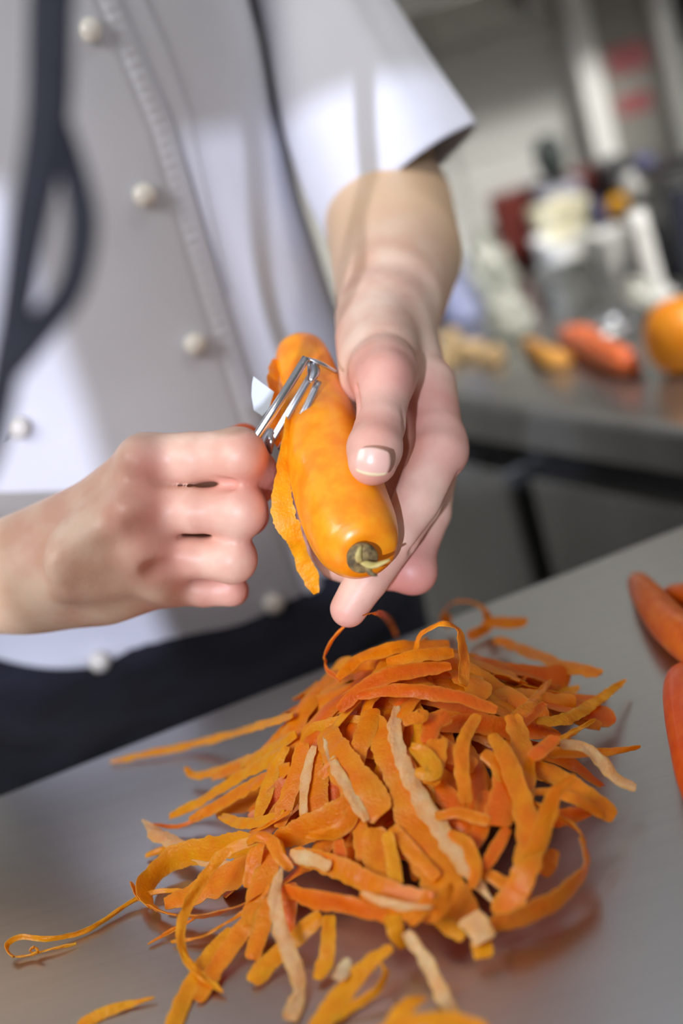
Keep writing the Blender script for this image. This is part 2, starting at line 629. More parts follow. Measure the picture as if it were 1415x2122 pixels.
# --- trunk, upper arms and legs under the clothes (coarse)
sb = SDF((-.62, .70, .02), (.30, 1.12, 1.56), .008)
Fb = sb.big()
TX = -.125
for seg_ in [((TX - .045, .955, .93), (TX - .05, .96, 1.30), .084, .092), ((TX + .045, .955, .93), (TX + .04, .96, 1.30), .084, .092),
             ((TX - .12, .97, 1.40), (TX + .11, .97, 1.40), .06, .06), ((TX, .97, 1.40), (TX, .96, 1.54), .06, .055),
             ((TX - .065, .955, .86), (TX - .08, .97, .48), .068, .055), ((TX + .065, .955, .86), (TX + .08, .97, .48), .068, .055),
             ((TX - .08, .97, .48), (TX - .08, .98, .06), .058, .045), ((TX + .08, .97, .48), (TX + .08, .98, .06), .058, .045)]:
    sb.add(Fb, sb.cone(*seg_, margin=.12), .03)
elb1, elb2 = pr(-420, 1190, .80)[0:1], None
eL = P(-420, 1190, .80)
eR = P(790, 330, .885)
sb.add(Fb, sb.cone((TX - .17, .97, 1.40), eL, .06, .046, margin=.12), .03)
sb.add(Fb, sb.cone((TX + .18, .975, 1.36), eR, .038, .034, margin=.12), .03)
VB, FB = surface_nets(Fb, sb.lo, .008)
VB = relax(VB, FB, 2)

nL, nR = len(VL), len(VR)
V = np.vstack([VL, VR, VB])
Fc = np.vstack([FL, FR + nL, FB + nL + nR])
me = bpy.data.meshes.new('person')
me.vertices.add(len(V)); me.vertices.foreach_set('co', V.astype(np.float32).ravel())
me.loops.add(Fc.size); me.loops.foreach_set('vertex_index', Fc.astype(np.int32).ravel())
me.polygons.add(len(Fc)); me.polygons.foreach_set('loop_start', np.arange(0, Fc.size, 4, dtype=np.int32))
me.update(calc_edges=True)
me.polygons.foreach_set('use_smooth', np.ones(len(Fc), bool))
# flush and tan as attributes of the skin itself
flush = np.zeros(len(V), np.float32)
for (x, y, d, rp, am) in [(300, 960, .64, 36, .8), (290, 1070, .64, 40, 1), (325, 1165, .65, 38, 1), (400, 1250, .67, 44, .8),
                          (520, 950, .65, 50, .9), (520, 1060, .655, 50, 1), (505, 1160, .665, 40, 1), (500, 1225, .68, 35, 1),
                          (815, 770, .64, 45, 1), (740, 850, .65, 50, .9), (790, 890, .62, 50, .7), (780, 1000, .61, 50, .7),
                          (950, 930, .66, 70, .8), (860, 1210, .67, 50, .5), (900, 1150, .68, 60, .4), (710, 1290, .635, 40, .7),
                          (800, 1180, .66, 70, .8), (880, 860, .68, 60, .7), (640, 1080, .69, 60, .9)]:
    c = P(x, y, d); r = rp * d / FPX * 1.2
    flush += am * .7 * np.exp(-((V - c) ** 2).sum(1) / (2 * r * r)).astype(np.float32)
flush = np.clip(flush, 0, 1)
stain = np.zeros(len(V), np.float32)
for (x, y, d, rp, am) in [(505, 890, .68, 40, 1.0), (512, 945, .64, 26, .9), (536, 992, .65, 10, 1), (545, 1075, .665, 34, .75), (560, 1000, .67, 22, .3),
                          (520, 1165, .68, 24, .5)]:
    c = P(x, y, d); r = rp * d / FPX
    stain += am * np.exp(-((V - c) ** 2).sum(1) / (2 * r * r)).astype(np.float32)
stain = np.clip(stain, 0, 1)
wr1, wr2 = P(800, 640, .73), P(60, 1190, .69)
ta = np.zeros(len(V), np.float32)
ta[:nL] = np.clip((VL[:, 1] - wr1[1]) / .08 + .2, 0, 1)
ta[nL:nL + nR] = np.clip((wr2[0] - VR[:, 0]) / .05 + .2, 0, 1)
ta[nL + nR:] = .8
for nm, arr in (('flush', flush), ('tan', ta), ('stain', stain)):
    at = me.attributes.new(nm, 'FLOAT', 'POINT')
    at.data.foreach_set('value', arr)
skin = mat('skin', lin(216, 170, 148), lin(232, 202, 180), rough=.46, scale=42, bump=.35, bscale=520, sss=.22, sssr=(1, .4, .25),
           ssss=.0025, spec=.45, bdist=.0003)
nt = skin.node_tree
b_ = nt.nodes['Principled BSDF']
src = nt.nodes[skin['ramp']].outputs[0]
for nm, colr in (('tan', lin(214, 180, 144)), ('flush', lin(206, 130, 120)), ('stain', lin(210, 92, 34))):
    an = nt.nodes.new('ShaderNodeAttribute'); an.attribute_name = nm
    mx = nt.nodes.new('ShaderNodeMix'); mx.data_type = 'RGBA'
    nt.links.new(an.outputs['Fac'], mx.inputs[0])
    nt.links.new(src, mx.inputs[6])
    mx.inputs[7].default_value = colr
    src = mx.outputs[2]
nt.links.new(src, b_.inputs['Base Color'])
me.materials.append(skin)
person = bpy.data.objects.new('person', me)
COL.objects.link(person)
tag(person, 'person in a white buttoned short-sleeved kitchen jacket and dark apron peeling a carrot', 'person')

# thumb nail
nail_m = mat('nail', lin(228, 180, 164), lin(236, 194, 178), rough=.3, scale=60, coat=.3, sss=.2)
nail_edge = mat('nail_edge', lin(236, 214, 170), lin(240, 222, 186), rough=.35, scale=60)


def nail(cx, cy, d, ax, ay, lpx, wpx, curve, tipbend, name='thumb_nail'):
    """curved plate centred at pixel (cx,cy); (ax,ay) is the growth direction in the picture"""
    c = P(cx, cy, d)
    g = norm(RT * ax - UP * ay)
    view = norm(c - CAM)
    nrm = norm(-view - g * np.dot(-view, g) + 0 * g)
    nrm = norm(nrm + g * .12)
    g = norm(g - nrm * np.dot(g, nrm))
    sd = np.cross(g, nrm)
    L, Wd = lpx * d / FPX, wpx * d / FPX
    vs, fs = [], []
    NU, NV = 17, 15
    for layer in (0, 1):
        for i in range(NU):
            for j in range(NV):
                u, v = -1 + 2 * i / (NU - 1), -1 + 2 * j / (NV - 1)
                # disc mapping gives the rounded outline
                uu = u * math.sqrt(max(0, 1 - .38 * v * v))
                vv = v * math.sqrt(max(0, 1 - .30 * u * u))
                hgt = -curve * vv * vv * Wd - tipbend * max(0, uu) ** 2 * L - .12 * uu * uu * L
                vs.append(c + g * uu * L + sd * vv * Wd + nrm * (hgt - layer * .0008))
    for i in range(NU - 1):
        for j in range(NV - 1):
            a = i * NV + j
            fs.append((a, a + 1, a + NV + 1, a + NV))
            a += NU * NV
            fs.append((a, a + NV, a + NV + 1, a + 1))
    rim = [j for j in range(NV)] + [i * NV + NV - 1 for i in range(1, NU)] + [(NU - 1) * NV + j for j in range(NV - 2, -1, -1)] + [i * NV for i in range(NU - 2, 0, -1)]
    for k in range(len(rim)):
        a, b2 = rim[k], rim[(k + 1) % len(rim)]
        fs.append((a, a + NU * NV, b2 + NU * NV, b2))
    o = mesh_obj(name, vs, fs, nail_m, person)
    o.data.materials.append(nail_edge)
    for pidx, poly in enumerate(o.data.polygons):
        if pidx < 2 * (NU - 1) * (NV - 1) and (pidx // 2) // (NV - 1) >= NU - 3:
            poly.material_index = 1
    return o


nail(772, 958, .5935, -.12, .99, 30, 37, .30, .25)

# ------------------------------------------------------------------ clothes
cloth = mat('white_cotton', lin(200, 201, 210), lin(208, 209, 218), rough=.85, scale=9, bump=.25, bscale=900, bdist=.0002, sheen=.2, sss=0)
dark_cloth = mat('navy_cotton', lin(18, 20, 32), lin(27, 30, 46), rough=.9, scale=30, bump=.3, bscale=900, bdist=.0003, stretch=(1, 1, 3))


def torso_pt(th, z, off=0.0):
    """th=-pi/2 is the front"""
    a, bb = .162, .118
    if z > 1.28: a += (z - 1.28) * .15
    cy = .925
    ex = 2 / 2.4
    c, s_ = math.cos(th), math.sin(th)
    x = TX + math.copysign(abs(c) ** ex, c) * (a + off)
    y = cy + math.copysign(abs(s_) ** ex, s_) * (bb + off)
    y += -.012 * math.exp(-((z - .99) / .06) ** 2) * max(0, -s_) + .012 * max(0, (z - 1.05)) * 2
    return np.array([x, y, z])


def front_y(x, z, off=0.0):
    u = max(-1, min(1, (x - TX) / (.162 + off)))
    s_ = (1 - abs(u) ** 2.4) ** (1 / 2.4)
    y = .925 - s_ * (.118 + off)
    y += -.012 * math.exp(-((z - .99) / .06) ** 2) * s_ + .012 * max(0, (z - 1.05)) * 2
    return y


def folds(x, z):
    f = .0035 * noise.noise(Vector((x * 9, z * 5, 1.3))) + .0018 * noise.noise(Vector((x * 22 + z * 14, z * 9, 4.1)))
    f += .0022 * math.sin((x * 1.0 + z * .55) * 55 + 2 * noise.noise(Vector((x * 8, z * 8, 0)))) * math.exp(-((x - .01) / .04) ** 2)
    return f


def hem_shift(x, z):
    w_ = max(0, 1 - (z - .90) / .08)
    return w_ * (-.008 + .026 * min(1.5, abs(x + .09) / .13) ** 2 + .001 * math.sin(x * 70))


vs, fs = [], []
NT, NZ = 220, 130
z0, z1 = .905, 1.46
for i in range(NZ):
    for k in range(NT):
        th = 2 * math.pi * k / NT
        zz = z0 + (z1 - z0) * i / (NZ - 1)
        p = torso_pt(th, zz)
        p[2] += hem_shift(p[0], zz)
        f = folds(p[0], p[2])
        nrm = norm([math.cos(th), math.sin(th), 0])
        if i < 3: f -= .0015
        vs.append(p + nrm * f)
for i in range(NZ - 1):
    for k in range(NT):
        k2 = (k + 1) % NT
        fs.append((i * NT + k, i * NT + k2, (i + 1) * NT + k2, (i + 1) * NT + k))
jacket = mesh_obj('jacket', vs, fs, cloth, person)
md = jacket.modifiers.new('thick', 'SOLIDIFY'); md.thickness = .0015; md.offset = -1

# overlapping front panel with gathered stitching at its edge
vs, fs = [], []
xL = -.275
NX, NZ = 150, 260
for i in range(NZ):
    zz = .9045 + (1.45 - .9045) * i / (NZ - 1)
    xr = -.024 - .004 * math.sin((zz - .9) * 9) - max(0, zz - 1.2) * .12
    for j in range(NX):
        u = j / (NX - 1)
        x = xL + (xr - xL) * u
        y = front_y(x, zz, .004) - folds(x, zz) - .0008
        # puckers along the stitched seam, 6 to 14 mm in from the edge
        de = xr - x
        w = math.exp(-((de - .008) / .0042) ** 2)
        y -= w * .0007 * math.sin(zz * 2 * math.pi / .0062 + 1.5 * noise.noise(Vector((zz * 60, 0, 0)))) + w * .0004
        y += .0016 * math.exp(-((de - .0125) / .0012) ** 2)
        if de < .003: y += (.003 - de) * 1.1
        if j == 0: y += .004
        vs.append((x, y, zz + hem_shift(x, zz)))
for i in range(NZ - 1):
    for j in range(NX - 1):
        a = i * NX + j
        fs.append((a, a + 1, a + NX + 1, a + NX))
panel = mesh_obj('front_panel', vs, fs, cloth, person)
md = panel.modifiers.new('thick', 'SOLIDIFY'); md.thickness = .0018; md.offset = -1
tag(panel, 'overlapping buttoned front panel with gathered seam')
# collar-side facing strip right of the panel (a second layer with a crisp edge)
vs, fs = [], []
for i in range(60):
    zz = 1.10 + .35 * i / 59
    for j in range(12):
        x = -.026 + min(.014, max(.001, (zz - 1.10) * .10)) * j / 11 - max(0, zz - 1.2) * .12
        vs.append((x, front_y(x, zz, .0015) - folds(x, zz) - .0006 + (.002 if j in (0, 11) else 0), zz))
for i in range(59):
    for j in range(11):
        a = i * 12 + j
        fs.append((a, a + 1, a + 13, a + 12))
fac = mesh_obj('facing_strip', vs, fs, cloth, person)

button_m = mat('button_white', lin(226, 222, 212), lin(236, 232, 224), rough=.25, scale=30, coat=.5)
for (x, z) in [(-.053, 1.258), (-.053, 1.168), (-.052, 1.080), (-.054, 1.0), (-.056, .913), (-.163, 1.065), (-.163, .98), (-.168, .911),
               (-.160, 1.155), (-.160, 1.245)]:
    y = front_y(x, z, .004) - folds(x, z)
    prof = [(.0015, 0), (.003, .0012), (.0055, .002), (.0068, .004), (.0066, .0064), (.0048, .0086), (.0022, .0096), (0, .0098)]
    o = lathe('button', prof, button_m, (x, y, z), person, seg=20, axis=(0, -1, .1))
    # button hole slit beside it
    s_ = sweep('buttonhole', [(x - .012, y - .0008, z - .004), (x - .006, y - .0012, z - .002), (x, y - .001, z)], [.0003, .0007, .0005], dark_cloth,
               person, n=5, seg=6)

# short sleeve of the arm that holds the carrot
rings = [((380, -420), (640, -480), .90, .075), ((470, -160), (735, -120), .890, .070), ((540, 60), (842, 60), .875, .062),
         ((582, 235), (912, 160), .862, .055), ((630, 390), (958, 224), .855, .05), ((680, 498), (986, 262), .852, .045)]
ctrl = []
for (l, r, d, dep) in rings:
    ctrl.append(list(P(*l, d)) + list(P(*r, d - .005)) + [dep])
cs = spline(ctrl, 60)
vs, fs = [], []
NS = 72
for i, c in enumerate(cs):
    A, B, dep = c[:3], c[3:6], c[6]
    ce, hv = (A + B) / 2, (B - A) / 2
    tdir = norm(cs[min(i + 1, 59)][:3] + cs[min(i + 1, 59)][3:6] - cs[max(i - 1, 0)][:3] - cs[max(i - 1, 0)][3:6])
    dv = norm(norm(np.cross(hv, tdir)) * (.5 * (1 - i / 59)) * (1 if np.dot(np.cross(hv, tdir), FW) > 0 else -1) + FW) * dep
    for k in range(NS):
        th = 2 * math.pi * k / NS
        co, si = math.cos(th), math.sin(th)
        f = 1 + .05 * noise.noise(Vector((co * 2.2, si * 2.2, i * .045))) + .02 * math.sin(3 * th + i * .08)
        if i > 52: f *= 1.008
        # pinched into a corner at the outer side of the cuff
        px = math.copysign(abs(co) ** (1.0 + .25 * max(0, co)), co)
        vs.append(ce + hv * px + dv * si * f * (1 - .10 * max(0, co) ** 2))
for i in range(59):
    for k in range(NS):
        k2 = (k + 1) % NS
        fs.append((i * NS + k, i * NS + k2, (i + 1) * NS + k2, (i + 1) * NS + k))
slv = mesh_obj('sleeve', vs, fs, cloth, person)
md = slv.modifiers.new('thick', 'SOLIDIFY'); md.thickness = .0022; md.offset = 0
# other sleeve (beside the frame)
sh, el = np.array([TX - .17, .96, 1.40]), np.array(eL)
sl2 = sweep('sleeve', [sh, sh + (el - sh) * .35, sh + (el - sh) * .72], [.078, .078, .085], cloth, person, n=14, seg=28, cap=False)

# trousers and the folded apron below the hem
vs, fs = [], []
NT, NZ = 120, 50
for i in range(NZ):
    zz = .60 + .36 * i / (NZ - 1)
    for k in range(NT):
        th = 2 * math.pi * k / NT
        p = torso_pt(th, max(zz, .93), -.003)
        f = .005 * noise.noise(Vector((p[0] * 18, zz * 60, 9))) + .0025 * math.sin(zz * 260 + 8 * noise.noise(Vector((p[0] * 12, zz * 20, 2))))
        f -= .014 * min(1, max(0, (zz - .880) / .02))
        nrm = norm([math.cos(th), math.sin(th), 0])
        q = p + nrm * f
        q[2] = zz
        q[1] -= .050 * min(1, max(0, (.928 - zz) / .045)) * max(0, -math.sin(th)) ** .5
        vs.append(q)
for i in range(NZ - 1):
    for k in range(NT):
        k2 = (k + 1) % NT
        fs.append((i * NT + k, i * NT + k2, (i + 1) * NT + k2, (i + 1) * NT + k))
apron = mesh_obj('apron', vs, fs, dark_cloth, person)
for sx in (-1, 1):
    sweep('trouser_leg', [(TX + sx * .075, .95, .66), (TX + sx * .08, .965, .4), (TX + sx * .085, .975, .05)], [.092, .085, .075], dark_cloth,
          person, n=12, seg=24)
# tied apron strings at the waist
for pts in ([(300, 1405), (345, 1425), (400, 1412), (470, 1390)], [(330, 1420), (380, 1450), (440, 1452)], [(335, 1425), (300, 1470), (250, 1490)]):
    p3 = []
    for (x, y) in pts:
        v = ray(x, y); q = CAM + v * (.79 / v[1])
        q[1] = front_y(q[0], .925, .006) - .001
        p3.append(q)
    sweep('apron_string', p3, [.004] * len(p3), dark_cloth, person, n=16, seg=10, flat=.5)

# ------------------------------------------------------------------ carrots
def carrot_mat(name, c1, c2, rough=.33):
    m = mat(name, c1, c2, rough=rough, scale=110, sss=.12, sssr=(1, .35, .08), ssss=.003, bump=.25, bscale=140, coat=.25,
            stretch=(1, 1, 1), bdist=.0004, lo=.38, hi=.62)
    return m


carrot_wet = carrot_mat('carrot_peeled', lin(244, 138, 12), lin(248, 158, 24))
carrot_m = carrot_mat('carrot_whole', lin(222, 98, 10), lin(234, 118, 18), rough=.42)
stem_m = mat('carrot_crown', lin(84, 70, 44), lin(168, 142, 90), rough=.7, scale=220, bump=.8, bscale=400)
stem_lt = mat('stem_green', lin(176, 160, 92), lin(206, 186, 120), rough=.6, scale=200)


def carrot(name, pts, mt, n=90, seg=48, facets=True, rings=()):
    """pts: (point, radius)"""
    pp = spline([list(p) + [r] for p, r in pts], n)
    p, r = pp[:, :3], pp[:, 3]
    t = np.gradient(p, axis=0)
    vs, fs = [], []
    uu = np.array([0, 0, 1.])
    for i in range(n):
        ti = norm(t[i]); a_ = norm(np.cross(ti, uu)); b2 = np.cross(a_, ti); uu = b2
        for k in range(seg):
            th = 2 * math.pi * k / seg
            f = 1 + (.012 * abs(math.sin(th * 4.5 + .6 * math.sin(i * .05))) if facets else 0)
            f += .014 * noise.noise(Vector((math.cos(th) * 1.3, math.sin(th) * 1.3, i * .09)))
            f += .004 * noise.noise(Vector((math.cos(th) * 4, math.sin(th) * 4, i * .7)))
            vs.append(p[i] + (a_ * math.cos(th) + b2 * math.sin(th)) * max(r[i], 1e-4) * f)
    for i in range(n - 1):
        for k in range(seg):
            k2 = (k + 1) % seg
            fs.append((i * seg + k, i * seg + k2, (i + 1) * seg + k2, (i + 1) * seg + k))
    fs.append(tuple(range(seg))[::-1]); fs.append(tuple((n - 1) * seg + k for k in range(seg)))
    return mesh_obj(name, vs, fs, mt)


def cpt(x, y, d, rpx): return (P(x, y, d), rpx * d / FPX)


hc = empty('carrot', P(765, 1160, .61))
body = carrot('flesh', [cpt(618, 707, .708, 4), cpt(619, 713, .707, 30), cpt(622, 728, .704, 50), cpt(632, 770, .694, 63), cpt(645, 830, .682, 74),
                        cpt(665, 900, .664, 84), cpt(690, 980, .646, 91), cpt(712, 1050, .630, 95), cpt(732, 1100, .620, 93),
                        cpt(748, 1136, .612, 80), cpt(754, 1152, .608, 58), cpt(757, 1158, .607, 34), cpt(757, 1157, .6065, 10)], carrot_wet)
adopt(hc, body)
tag(hc, 'half-peeled fat orange carrot held in the hand, crown end towards the camera', 'carrot')
cdir = norm(P(757, 1158, .604) - P(732, 1100, .620))
cc0 = P(752, 1160, .5975)
cr_ = lathe('crown', [(.0040, -.006), (.0064, -.004), (.0068, -.001), (.0056, .001), (.0034, .0004), (.0018, .0016), (0, .002)], stem_m, cc0, seg=22, axis=norm(cdir - FW * .5))
adopt(hc, cr_)
st = [sweep('leaf_stub', [P(752, 1165, .596), P(775, 1172, .592), P(808, 1160, .590)], [.0018, .0022, .0008], stem_lt, n=8, seg=8, flat=.5),
      sweep('leaf_stub', [P(745, 1165, .596), P(742, 1150, .592), P(748, 1132, .592)], [.0014, .0014, .0006], stem_lt, n=6, seg=8, flat=.6),
      sweep('leaf_stub', [P(758, 1170, .594), P(768, 1188, .592), P(782, 1192, .592)], [.0012, .0012, .0005], stem_m, n=6, seg=8, flat=.6),
      sweep('root_tip', [P(650, 712, .705), P(650, 702, .704), P(646, 698, .704)], [.0016, .0012, .0008], stem_lt, n=5, seg=8),
      sweep('root_tip', [P(606, 716, .700), P(600, 708, .70), P(612, 706, .70)], [.0010, .0012, .0008], stem_m, n=5, seg=8)]
adopt(hc, *st)


def table_carrot(name, pts, label, mt=carrot_m):
    """pts: (x,y,rpx) pixels of the axis, carrot lying on the table"""
    out = []
    for (x, y, rp) in pts:
        d = np.dot(Zp(x, y, .91) - CAM, FW)
        r = rp * d / FPX
        q = Zp(x, y, .9 + r * 1.01)
        out.append((q, r))
    o = carrot(name, out, mt, n=60, seg=32)
    return tag(o, label, 'carrot', 'whole carrots lying on the near table')


table_carrot('carrot', [(1318, 1197, 4), (1319, 1200, 14), (1324, 1210, 24), (1345, 1240, 34), (1380, 1285, 41), (1425, 1325, 46), (1475, 1360, 44), (1520, 1385, 20), (1524, 1387, 3)],
             'bent orange carrot on the table at the right edge, tip pointing to the cook')
table_carrot('carrot', [(1385, 1225, 3), (1388, 1226, 13), (1400, 1229, 20), (1430, 1236, 28), (1480, 1246, 32), (1540, 1255, 14), (1543, 1255, 3)],
             'small orange carrot end behind the bent carrot at the right edge')
table_carrot('carrot', [(1412, 1394, 4), (1414, 1398, 24), (1420, 1420, 44), (1433, 1470, 56), (1450, 1540, 62), (1468, 1610, 64), (1490, 1680, 56), (1498, 1705, 34), (1500, 1712, 5)],
             'thick reddish orange carrot cut by the right edge, nearest of the table carrots',
             carrot_mat('carrot_red', lin(218, 78, 8), lin(228, 94, 14), rough=.42))

# ------------------------------------------------------------------ peeler
pe = empty('vegetable_peeler', P(540, 930, .655))
tag(pe, 'metal swivel vegetable peeler gripped in the fist against the carrot', 'peeler')
adopt(pe,
      sweep('frame_bar', [P(523, 918, .642), P(580, 830, .640), P(634, 742, .644)], [.0021, .0021, .0019], steel_bright, n=12, seg=14),
      sweep('arm', [P(636, 742, .646), P(662, 752, .648), P(694, 770, .652)], [.0014, .0030, .0026], steel_bright, n=12, seg=12, flat=.35),
      sweep('arm', [P(526, 916, .646), P(545, 940, .650), P(578, 975, .664), P(545, 960, .70)], [.0022, .0026, .0024, .0024], steel_bright, n=16, seg=12, flat=.5),
      sweep('blade_holder', [P(645, 748, .648), P(650, 770, .648), P(642, 792, .647)], [.0020, .0030, .0012], steel_bright, n=8, seg=10, flat=.5),
      sweep('blade_holder', [P(562, 888, .652), P(556, 915, .652), P(560, 940, .654)], [.0014, .0040, .0012], steel_bright, n=8, seg=10, flat=.5))
# blade with a slit: two edges
for (dx, dy) in ((0, 0), (24, 14)):
    adopt(pe, sweep('blade', [P(556 + dx, 925 + dy * .6, .652), P(600 + dx, 852 + dy, .650), P(646 + dx * .6, 775 + dy, .650)], [.0016, .0018, .0016],
                    steel_bright, n=10, seg=10, flat=.3, up=-FW))
# rounded thumb tab on the bar
tab = [(525, 780), (546, 796), (568, 812), (556, 848), (543, 862), (526, 850), (521, 820), (522, 795)]
vs = [P(x, y, .650 + (x - 545) * -.00005) for x, y in tab] + [P(x, y, .6508 + (x - 545) * -.00005) for x, y in tab]
n_ = len(tab)
fs = [tuple(range(n_)), tuple(range(2 * n_ - 1, n_ - 1, -1))] + [(k, k + n_, (k + 1) % n_ + n_, (k + 1) % n_) for k in range(n_)]
tabm = mat('tab_grey', lin(140, 146, 154), lin(156, 162, 170), rough=.4, metal=.8, scale=30)
adopt(pe, mesh_obj('eye_remover', vs, fs, tabm, smooth=False))
adopt(pe, sweep('handle', [P(545, 945, .672), P(480, 985, .70), P(400, 1120, .71), P(400, 1230, .715)], [.004, .006, .006, .004], steel_bright, n=20, seg=12, flat=.4))

# ------------------------------------------------------------------ peelings
def peel_material(name, c1, c2, rough=.38, bump=.8):
    m = mat(name, c1, c2, rough=rough, scale=130, bump=bump, bscale=700, sss=.5, sssr=(1, .38, .04), ssss=.003, bdist=.0005, coat=.08, spec=.28, lo=.3, hi=.7)
    nt = m.node_tree
    an = nt.nodes.new('ShaderNodeAttribute'); an.attribute_name = 'edge'
    ml = nt.nodes.new('ShaderNodeMath'); ml.operation = 'MULTIPLY'; ml.inputs[1].default_value = .4
    mx = nt.nodes.new('ShaderNodeMix'); mx.data_type = 'RGBA'
    nt.links.new(an.outputs['Fac'], ml.inputs[0])
    nt.links.new(ml.outputs[0], mx.inputs[0])
    nt.links.new(nt.nodes[m['ramp']].outputs[0], mx.inputs[6])
    mx.inputs[7].default_value = lin(248, 160, 60)
    nt.links.new(mx.outputs[2], nt.nodes['Principled BSDF'].inputs['Base Color'])
    return m


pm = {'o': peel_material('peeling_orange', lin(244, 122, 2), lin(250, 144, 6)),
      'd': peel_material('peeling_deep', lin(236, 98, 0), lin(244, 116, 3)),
      'y': peel_material('peeling_amber', lin(246, 142, 4), lin(252, 164, 12)),
      'p': peel_material('peeling_pale', lin(246, 172, 110), lin(252, 204, 156), rough=.4, bump=1),
      'w': peel_material('peeling_white', lin(206, 178, 138), lin(232, 208, 170), rough=.4, bump=1)}

HC = np.array([.000, .578]); HA = .056


def heap(x, y):
    dx, dy = x - HC[0], y - HC[1]
    u, v = dx * .94 + dy * .34, -dx * .34 + dy * .94
    q = (u / .062) ** 2 + (v / .082) ** 2
    return HA * math.exp(-q ** 1.25 * .7)


def on_heap(px, py, off):
    v = ray(px, py)
    t0, t1 = (.9 + .12 - 1.25) / v[2], (.9 + off - 1.25) / v[2]
    prev = t0
    for i in range(60):
        t = t0 + (t1 - t0) * i / 59
        q = CAM + v * t
        if q[2] - .9 - off <= heap(q[0], q[1]):
            lo_, hi_ = prev, t
            for _ in range(12):
                m_ = (lo_ + hi_) / 2
                q = CAM + v * m_
                if q[2] - .9 - off <= heap(q[0], q[1]): hi_ = m_
                else: lo_ = m_
            return CAM + v * hi_
        prev = t
    return CAM + v * t1


def heap_n(x, y):
    e = .003
    g = np.array([-(heap(x + e, y) - heap(x - e, y)) / (2 * e), -(heap(x, y + e) - heap(x, y - e)) / (2 * e), 1.0])
    return norm(g)


def ribbon(name, P3, wmm, mt, ang=0, seed=0, n=None, taper=(0.6, 0.5), thick=.0007, jag=.10, curl=.06, square=False, lean=.6):
    """P3: points; wmm: width or list of widths; ang: roll (deg) or list, 0 lies on the heap surface, 90 stands on edge"""
    k = len(P3)
    wl_ = wmm if isinstance(wmm, (list, tuple)) else [wmm] * k
    al = ang if isinstance(ang, (list, tuple)) else [ang] * k
    L = sum(np.linalg.norm(np.array(P3[i + 1]) - P3[i]) for i in range(k - 1))
    n = n or int(max(16, min(110, L / .0011)))
    wl_ = list(np.interp(np.linspace(0, 1, k), np.linspace(0, 1, len(wl_)), wl_))
    al = list(np.interp(np.linspace(0, 1, k), np.linspace(0, 1, len(al)), al))
    s_ = spline([list(p) + [w, a_] for p, w, a_ in zip(P3, wl_, al)], n)
    p = s_[:, :3]
    t = np.gradient(p, axis=0)
    NW = 6
    edge = []
    vs, fs = [], []
    side_prev = None
    rnd = random.Random(seed)
    so_, se = rnd.random() * 50, rnd.random() * 50
    for i in range(n):
        ti = norm(t[i])
        hn = norm(heap_n(p[i][0], p[i][1]) + norm(CAM - p[i]) * lean)
        sd = np.cross(ti, hn)
        if np.linalg.norm(sd) < .15 and side_prev is not None: sd = side_prev
        sd = norm(sd)
        if side_prev is not None and np.dot(sd, side_prev) < 0: sd = -sd
        if side_prev is not None: sd = norm(sd + side_prev * 1.2)
        side_prev = sd
        nn = norm(np.cross(sd, ti))
        if nn[2] < 0: nn = -nn
        a_ = math.radians(s_[i, 4])
        w = sd * math.cos(a_) + nn * math.sin(a_)
        nr = norm(np.cross(w, ti))
        if np.dot(nr, CAM - p[i]) < 0: nr = -nr
        u = i / (n - 1)
        e0_ = taper[0] + (1 - taper[0]) * min(1, u / .07) ** .5
        e1_ = taper[1] + (1 - taper[1]) * min(1, (1 - u) / .07) ** .5
        hw = s_[i, 3] / 2000 * e0_ * e1_
        for j in range(NW):
            v = -1 + 2 * j / (NW - 1)
            jg = 1
            if abs(v) > .9:
                jg = 1 + jag * 1.3 * noise.noise(Vector((so_ + i * .22, v * 3, se))) * (1.6 if v > 0 else 1) + jag * .55 * (rnd.random() - .5)
            wob = noise.noise(Vector((so_ * 3 + i * .10, v * .8, se))) * .0011 + noise.noise(Vector((so_ * 3 + i * .35, v * 1.5, se))) * .0004
            vs.append(p[i] + w * v * hw * jg - nr * (curl * hw * v * v - wob))
        edge += [abs(-1 + 2 * j / (NW - 1)) ** 4 for j in range(NW)] * 2
        for j in range(NW):
            v = -1 + 2 * j / (NW - 1)
            th_ = thick * (1 - .55 * v * v)
            q = vs[-NW]
            vs.append(vs[len(vs) - NW] - nr * th_)
    R_ = NW * 2
    for i in range(n - 1):
        for j in range(NW - 1):
            a_ = i * R_ + j
            fs.append((a_, a_ + 1, a_ + R_ + 1, a_ + R_))
            a_ += NW
            fs.append((a_, a_ + R_, a_ + R_ + 1, a_ + 1))
        a_ = i * R_
        fs.append((a_, a_ + R_, a_ + R_ + NW, a_ + NW))
        a_ = i * R_ + NW - 1
        fs.append((a_, a_ + NW, a_ + R_ + NW, a_ + R_))
    for i in (0, n - 1):
        for j in range(NW - 1):
            a_ = i * R_ + j
            f = (a_, a_ + NW, a_ + NW + 1, a_ + 1)
            fs.append(f if i == 0 else f[::-1])
    o = mesh_obj(name, vs, fs, mt)
    o.data.attributes.new('edge', 'FLOAT', 'POINT').data.foreach_set('value', edge)
    o.data.set_sharp_from_angle(angle=math.radians(38))
    return o


cnt = 0


